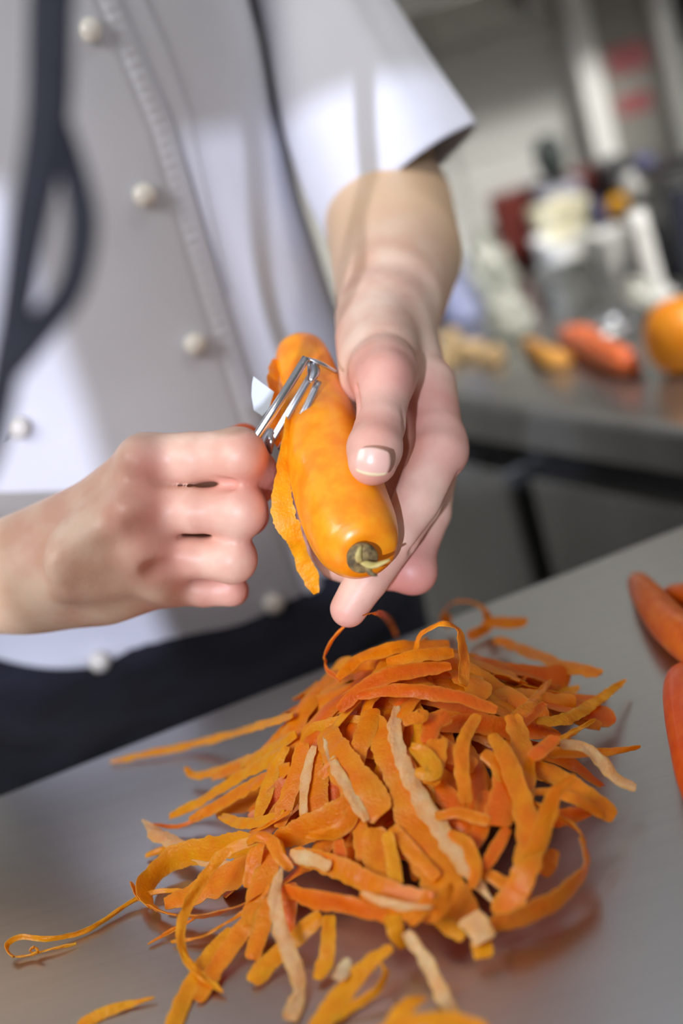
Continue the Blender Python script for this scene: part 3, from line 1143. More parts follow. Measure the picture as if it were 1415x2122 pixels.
def peel(pts, wpx, tone, off, label, ang=0, taper=(.6, .5), thick=.0007, jag=.10, curl=.07):
    """traced peeling. pts (x, y[, height above heap in mm]); wpx width in picture pixels"""
    global cnt
    cnt += 1
    P3 = []
    for q in pts:
        P3.append(on_heap(q[0], q[1], (q[2] if len(q) > 2 else off) / 1000))
    d = np.dot(P3[len(P3) // 2] - CAM, FW)
    w = [x_ * d / FPX * 1000 for x_ in (wpx if isinstance(wpx, (list, tuple)) else [wpx])]
    if len(w) == 1: w = w[0]
    o = ribbon('carrot_peeling', P3, w, pm[tone], ang, seed=cnt * 13, taper=taper, thick=thick, jag=jag, curl=curl)
    tag(o, label, 'peeling', 'carrot peelings on the steel table')
    return o


T = [
 # --- front face of the heap
 ([(822, 1462, 4), (818, 1515), (835, 1580), (870, 1650), (920, 1730), (970, 1800), (1022, 1872, 3)], [22, 30, 34, 34, 42, 44, 30, 8], 'p', 9, 'long pale rough peeling running down the front of the heap to a point', 10),
 ([(765, 1488, 3), (800, 1545), (835, 1620), (858, 1720), (900, 1800), (935, 1860), (975, 1905, 2)], [50, 70, 72, 74, 80, 80, 74], 'o', 7, 'widest deep orange peeling lying left of the long pale one', 0),
 ([(672, 1512, 5), (700, 1570), (745, 1630), (790, 1690, 10)], [54, 74, 78, 74], 'o', 11, 'broad folded peeling with a rounded lower end in the middle of the heap', 0),
 ([(668, 1515, 5), (690, 1580), (725, 1640), (760, 1700, 12)], [8, 22, 24, 22], 'p', 13, 'narrow whitish peeling along the left side of the broad folded one', 20),
 ([(772, 1470, 3), (755, 1520), (742, 1560), (738, 1600)], [44, 44, 38, 30], 'o', 7, 'short strip hanging just right of the broad folded peeling top', 0),
 ([(650, 1545), (636, 1590), (630, 1640), (630, 1692)], [20, 24, 22, 18], 'p', 8, 'thin light strand standing left of the heap middle', 0),
 ([(628, 1540), (610, 1610), (590, 1670), (575, 1715)], [38, 40, 38, 26], 'o', 7, 'curved strand falling down the left flank of the heap', 0),
 ([(590, 1545), (565, 1600), (545, 1660), (530, 1700)], [30, 34, 34, 22], 'y', 6, 'amber strand falling behind the left flank strands', 0),
 ([(690, 1560), (664, 1566), (650, 1610), (648, 1690)], [30, 50, 64, 66], 'o', 5, 'arched broad peeling under the whitish narrow one', 0),
 ([(700, 1575), (680, 1592), (664, 1612)], [22, 26, 20], 'o', 12, 'short blunt stub poking out left of the whitish peeling', 0),
 ([(565, 1745), (620, 1725), (680, 1698), (728, 1660)], [30, 56, 60, 40], 'o', 9, 'leaf-shaped peeling lying across the left middle of the heap', -25),
 ([(632, 1732), (680, 1728), (722, 1704), (735, 1672)], [14, 28, 30, 30], 'o', 12, 'curled strip hugging the lower edge of the leaf-shaped peeling', -30),
 ([(735, 1600), (722, 1650), (724, 1700)], [28, 34, 30], 'o', 8, 'short upright strip right of the leaf-shaped peeling', 0),
 ([(598, 1772), (650, 1782), (710, 1802), (780, 1838), (850, 1862), (898, 1858)], [38, 44, 48, 50, 46, 30], 'o', 13, 'long rough peeling sweeping across the bottom front of the heap', -20),
 ([(600, 1772), (640, 1780), (685, 1795)], [26, 30, 24], 'p', 14.5, 'pale rough flake on the left end of the sweeping front peeling', -20),
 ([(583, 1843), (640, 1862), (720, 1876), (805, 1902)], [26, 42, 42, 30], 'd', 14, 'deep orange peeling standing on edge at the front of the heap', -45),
 ([(745, 1855), (790, 1880), (850, 1892), (905, 1885), (935, 1830)], [18, 34, 36, 38, 24], 'o', 16, 'peeling curled up towards the right at the heap front', -35),
 ([(748, 1850), (790, 1868), (845, 1880), (895, 1880)], [10, 20, 18, 8], 'p', 20, 'pale frosted edge strip at the heap front', -45),
 ([(812, 1895, 16), (822, 1935, 9), (838, 1965, 3)], [38, 36, 24], 'y', 9, 'short tongue of peeling hanging down at the front middle', 0),
 ([(584, 1798, 18), (570, 1845, 18), (575, 1900, 15), (592, 1955, 12), (615, 2015, 6), (618, 2060, 3), (600, 2112, 2)], [10, 26, 30, 36, 34, 26, 46], 'p', 10, 'pale twisted peeling dangling from the heap to the table front', 15),
 ([(665, 1895, 8), (610, 1945, 5), (560, 1990, 3), (522, 2036, 2)], [36, 42, 42, 40], 'y', 3, 'straight amber peeling lying diagonally behind the pale dangling one', 0),
 ([(682, 1895, 8), (680, 1950, 6), (672, 1995, 3), (655, 2028, 2)], [30, 32, 36, 26], 'y', 5, 'short peeling with a scalloped edge below the heap', 0),
 ([(812, 1962, 8), (765, 1995, 7), (715, 2050, 5), (672, 2110, 3), (650, 2150, 3)], [22, 36, 48, 52, 52], 'y', 5, 'broad amber peeling running out at the bottom of the picture', 0),
 ([(788, 1992, 7), (800, 2015, 7), (782, 2052, 5), (735, 2082, 3), (690, 2115, 2)], [12, 16, 18, 20, 20], 'y', 5, 'thin peeling looping beside the broad amber one at the bottom', 40),
 ([(842, 1930, 9), (880, 1990, 5), (912, 2050, 3), (948, 2128, 2)], [26, 32, 32, 30], 'p', 5, 'pale peeling slanting down to the bottom right of the heap', 0),
 ([(700, 2030, 8), (712, 2005, 8), (722, 1985, 9)], [30, 30, 14], 'w', 8, 'small whitish scrap in front of the heap', 0),
 ([(800, 2150, 12), (830, 2095, 16), (858, 2068, 16), (878, 2062, 14)], [50, 48, 44, 30], 'y', 10, 'curled thick peeling rising from the bottom edge', 20),
 ([(770, 2150, 20), (850, 2118, 20), (930, 2112, 20), (1010, 2130, 18)], [40, 40, 38, 26], 'y', 20, 'blurred peeling lying along the bottom edge', 0),
 # --- right side
 ([(1090, 1662, 8), (1150, 1690, 8), (1198, 1728, 7), (1216, 1772, 7), (1205, 1815, 6), (1160, 1860, 6), (1090, 1900, 6), (1020, 1922, 6)], [34, 46, 44, 40, 44, 56, 60, 60], 'o', 6, 'large loop of peeling standing on edge right of the heap', 78),
 ([(972, 1895, 9), (988, 1920, 8), (1005, 1950, 6)], [44, 56, 50], 'p', 8, 'pale curled end of a peeling at the foot of the right loop', 0),
 ([(995, 1945, 4), (1003, 1985, 2)], [44, 42], 'y', 4, 'stubby orange end below the pale curled one', 0),
 ([(1020, 1520), (1048, 1570), (1078, 1650), (1098, 1730), (1090, 1800), (1060, 1860, 5), (1025, 1895, 3)], [30, 44, 46, 52, 56, 62, 40], 'o', 13, 'long bowed peeling down the right face of the heap', 0),
 ([(1192, 1606, 26), (1152, 1640, 24), (1135, 1690, 18), (1110, 1760, 14), (1080, 1830, 9)], [14, 30, 38, 40, 36], 'o', 12, 'peeling forming the right arm of the letter-like fork', 20),
 ([(1052, 1560), (1042, 1630), (1030, 1710)], [36, 50, 64], 'd', 10, 'blunt peeling widening downward beside the right fork', 0),
 ([(990, 1480), (962, 1530), (956, 1590), (966, 1665)], [22, 30, 32, 28], 'o', 11, 'narrow wavy strip right of the heap centre', 0),
 ([(1060, 1480), (1078, 1530), (1090, 1590), (1092, 1660)], [40, 46, 40, 30], 'o', 9, 'broad strip falling from the heap shoulder on the right', 0),
 ([(1100, 1585), (1160, 1610), (1215, 1650), (1275, 1692, 2)], [34, 42, 46, 40], 'o', 6, 'thick peeling reaching out to the lower right of the heap', 0),
 ([(1090, 1640), (1150, 1642), (1205, 1662), (1250, 1690, 4)], [12, 22, 26, 16], 'o', 9, 'thin ragged strip lying over the thick lower right peeling', 0),
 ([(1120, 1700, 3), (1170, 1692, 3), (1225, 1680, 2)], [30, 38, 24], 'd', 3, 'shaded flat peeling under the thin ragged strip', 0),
 ([(1160, 1540, 12), (1210, 1548, 12), (1250, 1580, 8), (1275, 1612, 4), (1318, 1632, 2)], [24, 26, 30, 26, 28], 'p', 6, 'pale bent peeling with a notch, far out on the right', 0),
 ([(1130, 1558), (1190, 1560), (1270, 1556), (1328, 1546, 2)], [26, 24, 18, 6], 'o', 3, 'thin pointed strip behind the pale bent peeling', 0),
 ([(1140, 1545), (1185, 1518), (1235, 1490)], [14, 14, 6], 'y', 3, 'short thin sliver above the pale bent peeling', 0),
 ([(1110, 1496), (1175, 1488), (1235, 1452, 3), (1296, 1408, 3)], [22, 26, 26, 12], 'y', 4, 'straight peeling pointing up to the right edge', 0),
 ([(1060, 1490), (1100, 1458), (1140, 1408, 4)], [24, 24, 12], 'o', 6, 'short upright peeling right of the heap shoulder', 10),
 ([(1070, 1510), (1105, 1478), (1130, 1456)], [22, 22, 16], 'd', 7, 'short dark orange strip below the upright one', 0),
 ([(1102, 1570), (1130, 1545), (1152, 1525)], [32, 34, 30], 'd', 15, 'folded bright peeling end on the right shoulder', 20),
 ([(1025, 1322), (1090, 1348), (1165, 1376), (1244, 1396, 4)], [26, 34, 38, 36], 'o', 4, 'longest peeling pointing right behind the heap', 0),
 ([(1000, 1290), (1050, 1290), (1092, 1288)], [24, 30, 28], 'o', 8, 'short blunt peeling behind the longest right one', 0),
 ([(925, 1300, 2), (926, 1262, 14), (960, 1244, 20), (1002, 1262, 14), (1008, 1298, 4), (970, 1320, 2)], 24, 'o', 8, 'round curl of peeling standing at the far table edge', 35),
 ([(855, 1360, 6), (872, 1315, 18), (915, 1290, 26), (950, 1305, 22), (962, 1360, 12), (960, 1420, 6)], 24, 'o', 10, 'tall arch of peeling over the back of the heap', 20),
 ([(702, 1410, 6), (672, 1380, 10), (688, 1330, 20), (730, 1288, 28), (780, 1270, 28), (808, 1288, 16), (822, 1320, 3)], 14, 'd', 8, 'thin wide loop of peeling against the dark apron', 50),
 ([(700, 1405), (750, 1362), (830, 1340), (930, 1332)], [20, 34, 34, 28], 'o', 8, 'peeling arching along the back left of the heap', 0),
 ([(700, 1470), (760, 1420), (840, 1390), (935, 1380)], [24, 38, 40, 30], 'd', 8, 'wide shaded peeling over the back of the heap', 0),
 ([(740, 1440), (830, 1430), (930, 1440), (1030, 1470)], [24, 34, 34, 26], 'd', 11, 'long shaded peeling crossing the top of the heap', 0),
 ([(800, 1370), (860, 1358), (940, 1352)], [26, 34, 30], 'o', 11, 'level peeling inside the tall arch', 0),
 # --- left side
 ([(228, 1578, 2), (330, 1556, 3), (430, 1534, 4), (520, 1508, 8), (606, 1482, 6)], [10, 20, 22, 22, 18], 'y', 5, 'longest thin peeling reaching left along the table edge', 0),
 ([(384, 1590, 6), (405, 1606, 3), (470, 1590, 3), (545, 1560, 4), (612, 1522)], [12, 22, 26, 26, 22], 'y', 4, 'peeling with a pale hooked tip on the left', 0),
 ([(350, 1692, 2), (420, 1656, 3), (500, 1606, 4), (585, 1558)], [22, 26, 30, 30], 'y', 4, 'straight peeling pointing lower left with a square end', 0),
 ([(392, 1700, 2), (460, 1662, 3), (530, 1622, 4), (600, 1590)], [26, 32, 34, 30], 'o', 5, 'wider peeling beside the square-ended one', 0),
 ([(440, 1610, 2), (520, 1575, 3), (600, 1530)], [24, 30, 30], 'o', 3, 'broad strip behind the left bundle of peelings', 0),
 ([(318, 1708, 3), (370, 1712, 2), (420, 1690, 2)], [6, 10, 10], 'd', 3, 'thread-thin peeling beside the pale pointed one on the left', 0),
 ([(296, 1700, 8), (325, 1725, 8), (365, 1750, 6), (420, 1775, 4), (480, 1800, 2)], [8, 34, 38, 34, 26], 'p', 5, 'pale pointed peeling sticking out on the left', 15),
 ([(300, 1772, 2), (345, 1758, 2), (400, 1750, 2)], [14, 18, 20], 'y', 3, 'small strip under the pale pointed peeling', 0),
 ([(455, 1690, 6), (500, 1706, 6), (545, 1700, 7), (590, 1680)], [20, 26, 24, 12], 'y', 7, 'wavy light peeling left of the heap', 0),
 ([(500, 1735, 9), (550, 1712, 9), (600, 1680, 10)], [6, 10, 10], 'o', 9, 'thin sliver over the wavy light peeling', 0),
 ([(590, 1765, 8), (520, 1752, 8), (440, 1758, 8), (365, 1778, 7), (318, 1812, 6), (300, 1850, 5), (318, 1880, 4)], [50, 54, 54, 50, 44, 40, 34], 'y', 6, 'large loop of broad peeling on the left', 48),
 ([(272, 1828, 7), (295, 1862, 5), (345, 1890, 5), (420, 1900, 5), (490, 1882, 6), (548, 1850, 8)], [14, 22, 30, 36, 44, 36], 'o', 6, 'upturned peeling curving under the left loops', 60),
 ([(340, 1872, 3), (410, 1846, 4), (490, 1808, 5), (565, 1768, 8)], [34, 58, 66, 60], 'o', 5, 'broad flat peeling inside the left loops', 0),
 ([(558, 1742, 18), (505, 1748, 20), (460, 1772, 20), (420, 1822, 18), (388, 1880, 15), (374, 1932, 12), (384, 1982, 8), (418, 2022, 4), (462, 2056, 2)], [14, 22, 24, 22, 22, 20, 18, 18, 12], 'y', 12, 'tall narrow loop of peeling at the lower left of the heap', 20),
 ([(502, 1752, 18), (530, 1732, 22), (560, 1742, 20), (578, 1775, 18), (604, 1802, 14)], [16, 24, 26, 26, 20], 'o', 18, 'arched strip crossing over the left loops', 0),
 ([(540, 1735, 20), (525, 1785, 14), (512, 1840, 9)], [28, 36, 22], 'o', 15, 'strip hanging from the arched one on the left', 0),
 ([(560, 1760, 12), (545, 1820, 10), (530, 1860, 9), (515, 1920, 7)], [50, 56, 50, 36], 'o', 10, 'crumpled peeling below the arched strip', 0),
 ([(412, 1852, 3), (340, 1846, 3), (285, 1862, 3), (215, 1908, 2), (160, 1936, 2), (95, 1946, 4), (40, 1942, 6), (14, 1960, 5), (28, 1982, 3), (62, 1980, 2), (78, 1972, 4), (72, 1962, 5), (62, 1970, 4), (76, 1976, 2), (115, 1966, 2), (158, 1958, 1)], [10, 10, 10, 11, 11, 11, 11, 11, 10, 8, 6, 6, 6, 8, 6, 3], 'y', 3, 'thread-like peeling curling far out to the left', 60),
 ([(305, 1956, 1.5), (350, 1930, 2), (405, 1902, 3)], [4, 10, 8], 'o', 2, 'thin sliver with a pointed end below the left loops', 0),
 ([(354, 1952, 1.5), (420, 1938, 3), (480, 1905, 6), (540, 1860, 10), (560, 1830, 12)], [4, 10, 12, 13, 10], 'o', 4, 'thin bowed strip crossing behind the tall narrow loop', 10),
 ([(540, 1870, 9), (490, 1940, 6), (450, 2000, 3), (410, 2072, 2)], [40, 44, 44, 30], 'o', 5, 'broad peeling fanning down to the lower left', 0),
 ([(480, 1925, 4), (425, 1990, 3), (385, 2060, 2), (352, 2140, 2)], [32, 38, 38, 36], 'y', 3, 'outermost peeling of the lower left fan', 0),
 ([(560, 1850, 10), (540, 1920, 6), (522, 1988, 2)], [36, 42, 36], 'o', 5, 'scored peeling right of the lower left fan', 0),
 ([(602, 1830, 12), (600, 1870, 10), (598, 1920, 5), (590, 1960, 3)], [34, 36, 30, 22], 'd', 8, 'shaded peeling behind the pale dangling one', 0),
 ([(160, 2124, 2), (235, 2090, 2), (320, 2066, 2)], [26, 22, 6], 'y', 2, 'loose pointed scrap at the bottom left of the picture', 0),
 # --- middle front fills
 ([(775, 1715), (778, 1780), (782, 1852)], [50, 56, 50], 'o', 9, 'broad upright peeling in the middle of the heap foot', 0),
 ([(802, 1725), (812, 1780), (822, 1838)], [26, 30, 30], 'y', 12, 'ribbed narrow peeling right of the heap foot middle', 0),
 ([(810, 1715), (850, 1760), (905, 1820)], [30, 32, 26], 'o', 9, 'slanting peeling under the widest deep orange one', 0),
 ([(738, 1670), (745, 1720), (755, 1780)], [30, 36, 34], 'o', 8, 'rough peeling below the broad folded end', 0),
 ([(700, 1740), (705, 1780), (690, 1810)], [26, 30, 20], 'd', 10, 'crinkled little peeling at the heap foot', 0),
 ([(930, 1725), (968, 1750), (985, 1800), (975, 1840)], [22, 28, 28, 18], 'o', 10, 'arched strip just right of the long pale peeling', 0),
 ([(985, 1800), (1040, 1828), (1100, 1856, 3)], [24, 30, 26], 'o', 6, 'flat peeling pointing right under the bowed one', 0),
 ([(1000, 1800), (1030, 1755), (1052, 1715)], [26, 30, 24], 'd', 8, 'leaf-like peeling between the right strips', 0),
 ([(900, 1690), (955, 1685), (1015, 1702)], [20, 26, 26], 'o', 10, 'level strip right of the long pale peeling', 0),
 ([(1120, 1810, 2), (1135, 1790, 4), (1150, 1760, 6)], [34, 40, 20], 'o', 4, 'small flake inside the right loop', 0),
 ([(835, 1490), (870, 1486), (878, 1470)], [30, 32, 26], 'o', 14, 'short square-ended curl near the top of the heap', 0),
 ([(850, 1545), (880, 1565), (900, 1600), (860, 1600)], [20, 36, 36, 24], 'y', 13, 'folded flake right of the long pale peeling top', 0),
 ([(905, 1530), (900, 1580), (890, 1625)], [44, 48, 38], 'o', 11, 'broad crumpled strip in the upper right of the heap', 0),
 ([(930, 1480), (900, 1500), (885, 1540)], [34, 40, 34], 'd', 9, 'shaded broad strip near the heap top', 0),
 ([(1000, 1560), (1030, 1585), (1045, 1620)], [28, 34, 30], 'o', 10, 'glossy short peeling behind the right fork', 0),
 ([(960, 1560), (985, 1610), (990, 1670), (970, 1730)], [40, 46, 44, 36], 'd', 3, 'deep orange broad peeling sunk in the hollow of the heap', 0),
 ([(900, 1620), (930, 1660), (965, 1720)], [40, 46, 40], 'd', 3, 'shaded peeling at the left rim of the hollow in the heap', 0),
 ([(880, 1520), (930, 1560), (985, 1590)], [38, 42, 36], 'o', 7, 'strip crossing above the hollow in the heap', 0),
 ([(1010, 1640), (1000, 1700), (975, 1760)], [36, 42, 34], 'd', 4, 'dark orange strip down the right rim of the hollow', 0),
 ([(890, 1860), (868, 1890), (850, 1915)], [30, 30, 18], 'o', 18, 'small curled end at the heap front', 0),
 ([(905, 1905, 3), (935, 1925, 3), (960, 1945, 2)], [28, 32, 20], 'y', 4, 'small glistening peeling end in front of the heap', 0),
]
for row in T:
    pts, w_, tone, off, label, ang = row
    tp = (.5, .35) if (isinstance(w_, list) and w_[-1] < 15) else (.7, .65)
    peel(pts, w_, tone, off, label, ang=ang, taper=tp, jag=.22 if tone == 'p' else .14)

# the tangle that fills the heap
rr = random.Random(11)
for i in range(200):
    layer = rr.random() ** .5
    a0 = rr.random() * 2 * math.pi
    r0 = rr.random() ** .8 * (.055 if layer > .5 else .07)
    cx, cy = HC[0] + math.cos(a0) * r0 * .85, HC[1] + math.sin(a0) * r0 * 1.05
    dir_ = a0 + rr.uniform(-.9, .9) if rr.random() < .8 else rr.random() * 6.28
    L = rr.uniform(.04, .085)
    cur = rr.uniform(-11, 11)
    pts = []
    nseg = 6
    base = rr.uniform(-.002, .004)
    arch = rr.uniform(0, .006)
    x, y = cx - math.cos(dir_) * L * .4, cy - math.sin(dir_) * L * .4
    dd = dir_
    for k in range(nseg):
        u = k / (nseg - 1)
        z = .9 + .0015 + heap(x, y) * (.2 + .70 * layer) + base + arch * math.sin(math.pi * u) + rr.uniform(-.0015, .0015)
        pts.append(np.array([x, y, max(.9018, z)]))
        x += math.cos(dd) * L / (nseg - 1); y += math.sin(dd) * L / (nseg - 1)
        dd += cur * L / (nseg - 1)
    tone = rr.choice('oooddyod')
    o = ribbon('carrot_peeling', pts, [rr.uniform(6, 13), rr.uniform(8, 14), rr.uniform(5, 13)], pm[tone], [rr.uniform(-50, 50), rr.uniform(-30, 30), rr.uniform(-60, 60)], seed=1000 + i,
               taper=rr.choice([(.9, .9), (.2, .8), (.15, .15), (.7, .6)]), jag=.18, curl=rr.uniform(.02, .3),
               thick=.0008, n=40)
    side = ('back' if cy > HC[1] + .008 else 'front') + (' left' if cx < HC[0] else ' right')
    hue = {'o': 'bright orange', 'd': 'deep orange', 'y': 'amber'}[tone]
    tag(o, '%s carrot peeling tangled in the %s quarter of the heap' % (hue, side), 'peeling',
        '%s peelings tangled in the %s quarter of the heap' % (hue, side))

# peeling hanging from the peeler
hp = [P(598, 846, .652), P(596, 900, .648), P(588, 960, .644), P(584, 1030, .640), P(594, 1085, .638), P(612, 1118, .640), P(622, 1150, .645), P(640, 1190, .648), P(656, 1230, .650)]
o = ribbon('carrot_peeling', hp, [3, 4.5, 6, 9, 11, 8, 7, 8, 5], pm['y'], [60, 50, 30, 10, 0, 0, 0, 0, 0], seed=5, jag=.2, taper=(.8, .5), lean=4)
tag(o, 'freshly cut peeling hanging from the peeler beside the carrot', 'peeling')
hp = [P(575, 745, .690), P(566, 790, .672), P(572, 840, .665), P(570, 890, .662), P(582, 930, .662)]
o = ribbon('carrot_peeling', hp, [6, 6, 5, 6, 3], pm['o'], 40, seed=6, jag=.1)
tag(o, 'short peeling lifting off the carrot behind the peeler', 'peeling')

# ------------------------------------------------------------------ things on the back counter and wall
CT = .9
g_far = 'utensils and food at the far end of the back counter'


def at(x, y, Y):
    v = ray(x, y)
    return CAM + v * (Y / v[1])


o = lathe('orange', [(0, 0), (.012, .0006), (.022, .006), (.0275, .017), (.0285, .028), (.0265, .040), (.019, .051), (.009, .0555), (.003, .055), (0, .0545)],
          mat('orange_rind', lin(238, 138, 14), lin(246, 156, 24), rough=.4, scale=60, bump=.6, bscale=320, sss=.1),
          Zp(1424, 764, CT) - np.array([0, 0, 0]), seg=36)
tag(o, 'round bright orange fruit on the steel counter at the right edge', 'orange')


def far_carrot(pts, label, mt, rz=None, cat='carrot', name='carrot'):
    out = []
    for (x, y, rp) in pts:
        d = np.dot(Zp(x, y, CT) - CAM, FW)
        r = rp * d / FPX
        out.append((Zp(x, y, CT + r), r))
    o = carrot(name, out, mt, n=30, seg=20)
    return tag(o, label, cat)


far_car = carrot_mat('far_carrot', lin(232, 100, 40), lin(240, 128, 70), rough=.45)
far_carrot([(1165, 690, 8), (1180, 695, 20), (1215, 712, 26), (1260, 735, 30), (1300, 752, 28), (1318, 762, 14), (1322, 764, 3)],
           'peeled salmon orange carrot lying on the back counter', far_car)
far_carrot([(1160, 685, 4), (1185, 690, 17), (1215, 693, 18), (1235, 695, 4)], 'carrot stub just behind the peeled carrot on the back counter', far_car)
far_carrot([(1085, 708, 3), (1095, 714, 14), (1130, 736, 20), (1165, 745, 18), (1185, 744, 4)],
           'ochre yellow root piece left of the peeled carrot on the back counter', mat('root_ochre', lin(190, 128, 44), lin(212, 150, 66), scale=50), cat='vegetable', name='root_piece')
# tan vegetable scraps
for k, (x, y, r_, lab) in enumerate([(935, 712, 20, 'tan rounded vegetable end beside the cook\'s wrist on the back counter'),
                                     (975, 735, 26, 'flat tan vegetable slice on the back counter left of the ochre root'),
                                     (1020, 750, 24, 'tan vegetable slice nearest the rim of the back counter'),
                                     (925, 755, 18, 'small greenish tan vegetable piece at the counter rim by the hand')]):
    c = Zp(x, y, CT)
    d = np.dot(c - CAM, FW)
    rr_ = r_ * d / FPX
    o = lathe('vegetable_slice', [(rr_ * .85, 0), (rr_, .003), (rr_ * .97, .008), (rr_ * .7, .012), (0, .0125)], peel_tan, c, seg=14)
    for v in o.data.vertices:
        v.co.x = c[0] + (v.co.x - c[0]) * (1.25 + .15 * math.sin(9 * v.co.y * 20)); v.co.z += .002 * math.sin(v.co.x * 260) if v.co.z > CT + .004 else 0
    tag(o, lab, 'vegetable')

# steel pan body / grey container
def stand(x, ytop, Y_):
    """foot on the counter under the pixel (x, ytop) at distance Y_, and the height up to it"""
    q = at(x, ytop, Y_)
    return np.array([q[0], q[1], CT]), q[2] - CT


def tub(name, cx, ytop, Y_, w, dp, m, label, cat, rot, rim=.004, lid=None):
    c, h = stand(cx, ytop, Y_)
    root = empty(name, c)
    bm = bmesh.new()
    ca, sa = math.cos(rot), math.sin(rot)

    def loop(f, z):
        out = []
        for k in range(32):
            a_ = 2 * math.pi * k / 32
            ex = 2 / 5
            x = math.copysign(abs(math.cos(a_)) ** ex, math.cos(a_)) * w / 2 * f
            y = math.copysign(abs(math.sin(a_)) ** ex, math.sin(a_)) * dp / 2 * f
            out.append(bm.verts.new((c[0] + x * ca - y * sa, c[1] + x * sa + y * ca, CT + z)))
        return out
    ls = [loop(.88, .0005), loop(.97, h - rim), loop(1.04, h - rim), loop(1.04, h), loop(.96, h), loop(.85, .004)]
    for A, B in zip(ls[:-1], ls[1:]):
        for k in range(32):
            bm.faces.new((A[k], A[(k + 1) % 32], B[(k + 1) % 32], B[k]))
    bm.faces.new(ls[0][::-1]); bm.faces.new(ls[-1])
    adopt(root, bm_obj('tub_body', bm, m, smooth=False))
    if lid:
        adopt(root, box('lid', (c[0], c[1], CT + h + .005), (w * 1.06, dp * 1.06, .010), lid, rot=rot, bevel=.004),
              box('lid_grip', (c[0], c[1], CT + h + .013), (w * .3, dp * .2, .008), lid, rot=rot, bevel=.003))
    return tag(root, label, cat)


tub('grey_container', 1165, 555, 1.34, .052, .05, grey_m, 'grey steel food container in the middle of the back counter', 'container', .1)
tub('white_tray', 1165, 487, 1.45, .056, .06, white_m, 'white plastic tub behind the grey container', 'tub', .1)
tub('cream_box', 1158, 440, 1.495, .058, .04, cream_m, 'cream coloured box with a lid below the dark bottle', 'box', .05, lid=cream_m)
tub('white_tub', 1270, 478, 1.40, .042, .05, white_m, 'small white tub with yellow fruit behind it', 'tub', .1)
tub('steel_bowl', 1262, 655, 1.21, .050, .04, steel_bright, 'shiny steel dish between the peeled carrot and the orange', 'dish', .3)
c, h_ = stand(1288, 405, 1.48)
tub('grey_crock', 1288, 455, 1.48, .04, .04, grey_m, 'grey crock holding the yellow fruit', 'crock', .0)
c2_, h2_ = stand(1288, 455, 1.48)
lm = lathe('lemon', [(0, 0), (.008, .003), (.014, .010), (.0165, .021), (.014, .033), (.008, .040), (.003, .043), (0, .044)], yellow_m, c2_ + np.array([0, 0, h2_ - .016]), seg=20)
tag(lm, 'yellow fruit sticking out of the grey crock', 'fruit')
c, h_ = stand(1232, 412, 1.47)
o = sweep('cloth', [c + np.array([0, 0, .001]), c + np.array([.003, 0, h_ * .5]), c + np.array([-.002, 0, h_])], [.018, .016, .008], blue_m, n=12, seg=16, flat=.5, sq=3)
tag(o, 'rolled indigo cloth standing between the cream box and the yellow fruit', 'cloth')
# dark bottle
bb_, h_ = stand(1128, 278, 1.54)
k_ = h_
root = empty('bottle', bb_)
adopt(root, lathe('glass_body', [(.024, 0), (.026, .006), (.026, k_ * .50), (.022, k_ * .56), (.014, k_ * .62), (.010, k_ * .66)], black_m, bb_, seg=24),
      lathe('label_band', [(.0263, k_ * .42), (.0268, k_ * .43), (.0268, k_ * .56), (.0200, k_ * .60)], mat('label_grey', lin(132, 132, 142), lin(150, 150, 160)), bb_, seg=24),
      lathe('cap', [(.010, k_ * .64), (.0135, k_ * .68), (.0165, k_ * .80), (.0150, k_ * .92), (.008, k_ * .98), (0, k_)], mat('cap_teal', lin(42, 50, 50), lin(54, 62, 60)), bb_, seg=24))
tag(root, 'dark bottle with a grey band standing before the dark red boards', 'bottle')
for (x0, x1, yt, Y_, lab) in [(1010, 1128, 392, 1.565, 'dark red cutting board leaning upright left of the bottle'),
                              (1168, 1262, 345, 1.57, 'dark red cutting board leaning upright right of the bottle')]:
    c, h_ = stand((x0 + x1) / 2, yt, Y_)
    w = (x1 - x0) * Y_ * 1.03 / FPX
    if Y_ > 1.568:
        z0_ = .055
    else:
        z0_ = 0.0
    o = box('cutting_board', (c[0], c[1], CT + h_ / 2 + .001), (w, .014, h_), red_m, rot=0, bevel=.003,
            tilt=Matrix.Rotation(math.radians(-5), 4, 'X'))
    tag(o, lab, 'cutting board', 'dark red cutting boards')
c, h_ = stand(1290, 340, 1.53)
root = empty('black_appliance', c)
adopt(root, box('housing', (c[0] + .008, c[1], CT + h_ / 2), (.070, .07, h_), black_m, bevel=.006),
      box('feeder', (c[0] - .018, c[1] - .01, CT + h_ + .006), (.028, .03, .012), black_m, bevel=.003))
tag(root, 'black kitchen appliance right of the red boards', 'appliance')
c, h_ = stand(1335, 350, 1.42)
root = empty('white_canister', c)
adopt(root, lathe('canister_body', [(.021, 0), (.022, .004), (.022, h_ - .022), (.018, h_ - .02)], grey_m, c, seg=20),
      lathe('canister_lid', [(.023, h_ - .022), (.0245, h_ - .018), (.0245, h_ - .004), (.018, h_)], white_m, c, seg=20),
      lathe('knob', [(.010, h_), (.012, h_ + .008), (.006, h_ + .015), (0, h_ + .016)], blue_m, c, seg=16))
tag(root, 'canister with a light lid and blue knob behind the white stand', 'canister')
c, h_ = stand(1385, 375, 1.33)
root = empty('navy_bin', c)
adopt(root, box('bin_body', (c[0] + .022, c[1] + .0, CT + h_ / 2), (.075, .08, h_), navy_bin, bevel=.006),
      box('bin_lid', (c[0] + .022, c[1] + .0, CT + h_ + .006), (.082, .088, .012), black_m, bevel=.004))
tag(root, 'tall dark navy bin with a black lid at the right edge above the orange', 'bin')
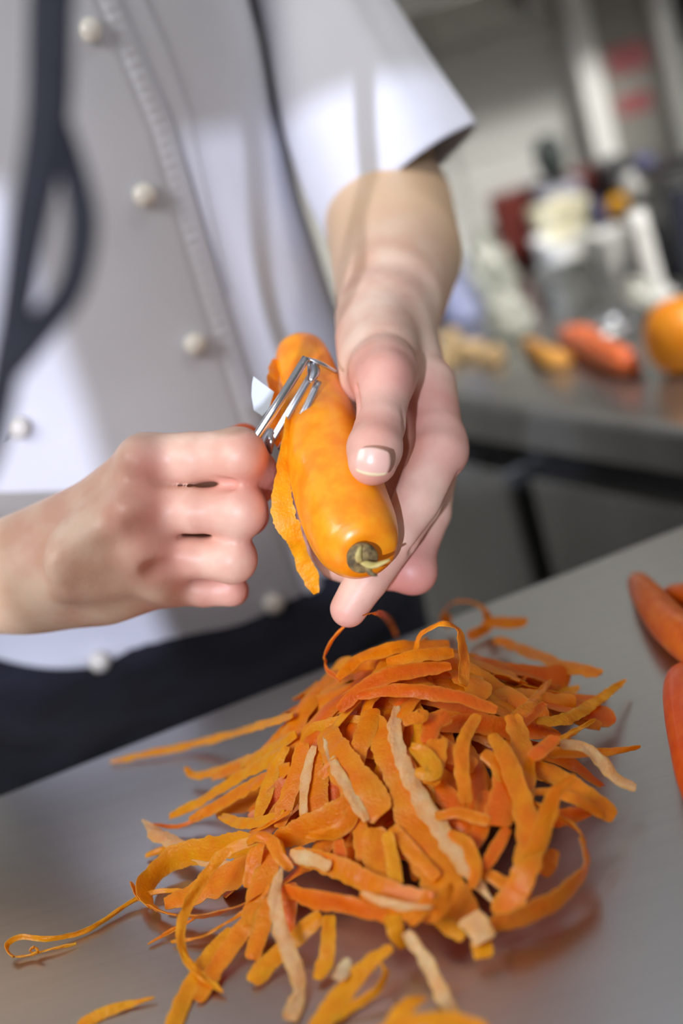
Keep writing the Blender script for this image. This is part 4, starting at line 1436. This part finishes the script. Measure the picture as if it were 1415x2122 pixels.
# light upright beside the bin
c, h_ = stand(1315, 440, 1.26)
root = empty('white_stand', c)
adopt(root, sweep('post', [c + np.array([.004, 0, .001]), c + np.array([.002, 0, h_ / 2]), c + np.array([0, 0, h_])], [.009, .009, .009], white_m, n=8, seg=12, sq=5),
      box('foot', (c[0] + .004, c[1], CT + .004), (.03, .03, .008), white_m, bevel=.003))
tag(root, 'white upright stand left of the navy bin', 'stand')
# shelf added in place of a hood edge, to shade the wall below
c = at(930, 5, 1.47)
root = empty('shade_shelf', (c[0], WY, c[2]))
adopt(root, box('shelf_board', (c[0], 1.54, c[2] + .015), (1.1, .14, .03), steel_dark, bevel=.003))
for dx in (-.3, .1):
    adopt(root, box('bracket', (c[0] + dx, 1.59, c[2] - .02), (.01, .045, .04), steel_dark, bevel=.002))
tag(root, 'added steel shelf shading the back wall at the upper edge, above the sleeve', 'shelf')
# black cable
o = sweep('cable', [Zp(1300, 590, CT + .004), Zp(1325, 610, CT + .004), Zp(1345, 640, CT + .004), Zp(1352, 672, CT + .004)], [.004] * 4, black_m, n=20, seg=10)
tag(o, 'black cable curling on the counter left of the orange', 'cable')
# blue-grey cloth and dark jar near the cook's wrist
c = Zp(962, 660, CT)
vs, fs = [], []
for i in range(14):
    for k in range(20):
        a_ = 2 * math.pi * k / 20
        t_ = i / 13
        r_ = (.028 * (1 - t_ ** 2.2) + .002) * (1 + .15 * math.sin(3 * a_ + t_ * 4))
        vs.append((c[0] + math.cos(a_) * r_, c[1] + math.sin(a_) * r_ * .8, CT + .001 + .075 * t_))
for i in range(13):
    for k in range(20):
        fs.append((i * 20 + k, i * 20 + (k + 1) % 20, (i + 1) * 20 + (k + 1) % 20, (i + 1) * 20 + k))
fs.append(tuple(range(20))[::-1]); fs.append(tuple(13 * 20 + k for k in range(20)))
o = mesh_obj('cloth', vs, fs, mat('grey_blue_cloth', lin(112, 116, 140), lin(132, 136, 160), rough=.9))
tag(o, 'crumpled blue grey cloth just right of the raised forearm', 'cloth')
# crumpled clear bags
def bag(x, y, rpx, h, label, seed):
    c = Zp(x, y, CT)
    d = np.dot(c - CAM, FW)
    R0 = rpx * d / FPX
    bm = bmesh.new()
    bmesh.ops.create_icosphere(bm, subdivisions=4, radius=1)
    for v in bm.verts:
        n_ = noise.noise(v.co * 2.2 + Vector((seed, 0, 0))) * .35 + noise.noise(v.co * 5 + Vector((0, seed, 0))) * .22
        f = 1 + n_
        z = max(0, (v.co.z + .55)) / 1.55
        v.co = Vector((c[0] + v.co.x * R0 * f, c[1] + v.co.y * R0 * f, CT + .001 + z * h * (1 + n_)))
    o = bm_obj('plastic_bag', bm, plastic_m, smooth=True)
    return tag(o, label, 'bag', 'crumpled clear bags on the back counter')


bag(1035, 640, 44, .07, 'taller crumpled clear bag below the dark red board', 1.0)
bag(1062, 690, 46, .035, 'flatter crumpled clear bag in front of the taller bag', 5.0)
bag(1330, 650, 26, .03, 'small crumpled clear bag left of the orange', 9.0)

# column strip, notice panel and cabinet side on the wall
def wallbox(name, x, y, Y_, w, h_, dpt, m, bev=.004):
    c = at(x, y, Y_)
    return box(name, c, (w, dpt, h_), m, bevel=bev), c


o, c = wallbox('trim_1', 1228, 220, WY - .03, .027, 1.0, .04, white_m)
tag(o, kind='structure')
sheet_c = at(1310, 160, WY - .03)
root = empty('notice_panel', sheet_c)
pn = box('panel', sheet_c, (.072, .02, .32), mat('panel_grey', lin(124, 122, 116), lin(134, 132, 126)), bevel=.003)
adopt(root, pn)
ink = mat('red_ink', lin(150, 66, 72), lin(168, 90, 94), rough=.7)
for (px, py, n_, s_) in [(1308, 118, 5, 1.0), (1322, 212, 4, .6)]:
    for k in range(n_):
        c = at(px + (k - n_ / 2) * 17, py - (k - n_ / 2) * 5, WY - .041)
        o = sweep('red_stroke', [c + np.array([-.006, 0, .015 * s_]), c + np.array([.005, 0, .004]), c + np.array([-.003, 0, -.005]), c + np.array([.006, 0, -.015 * s_])],
                  [.0026] * 4, ink, n=12, seg=8, flat=.4, up=(0, 1, 0))
        adopt(root, o)
tag(root, 'tall grey notice panel on the back wall with faint red writing', 'panel')
o, c = wallbox('trim_2', 1385, 140, WY - .04, .020, 1.0, .05, white_m)
tag(o, kind='structure')
o = box('wall_cabinet', (c[0] + .33, WY - .10, 1.40), (.6, .18, .66), mat('cabinet_dark', lin(52, 52, 54), lin(62, 62, 64)), bevel=.006)
tag(o, 'dark wall cabinet at the upper right corner', 'cabinet')

# ------------------------------------------------------------------ strap hanging close to the camera at the left
strap_m = mat('strap_navy', lin(20, 22, 31), lin(28, 31, 42), rough=.85, scale=300)
root = empty('hanging_strap', P(90, 0, .37))
adopt(root,
      sweep('strap_band', [P(150, -1100, .39), P(122, -300, .38), P(106, 0, .37), P(98, 250, .365), P(58, 480, .36), P(18, 720, .355), P(-60, 1000, .355), P(-260, 1050, .36), P(-420, 600, .37), P(-430, -1100, .39)],
            [.0062, .0062, .0060, .0058, .0050, .0042, .004, .004, .004, .004], strap_m, n=70, seg=14, flat=.25, up=-FW),
      sweep('strap_loop', [P(118, 230, .366), P(158, 380, .364), P(170, 480, .362), P(145, 600, .360), P(75, 690, .356), P(8, 780, .354)],
            [.0026, .0038, .0042, .0040, .0044, .0036], strap_m, n=40, seg=12, flat=.3, up=-FW))
tag(root, 'blurred dark navy strap hanging close to the lens at the left edge', 'strap')
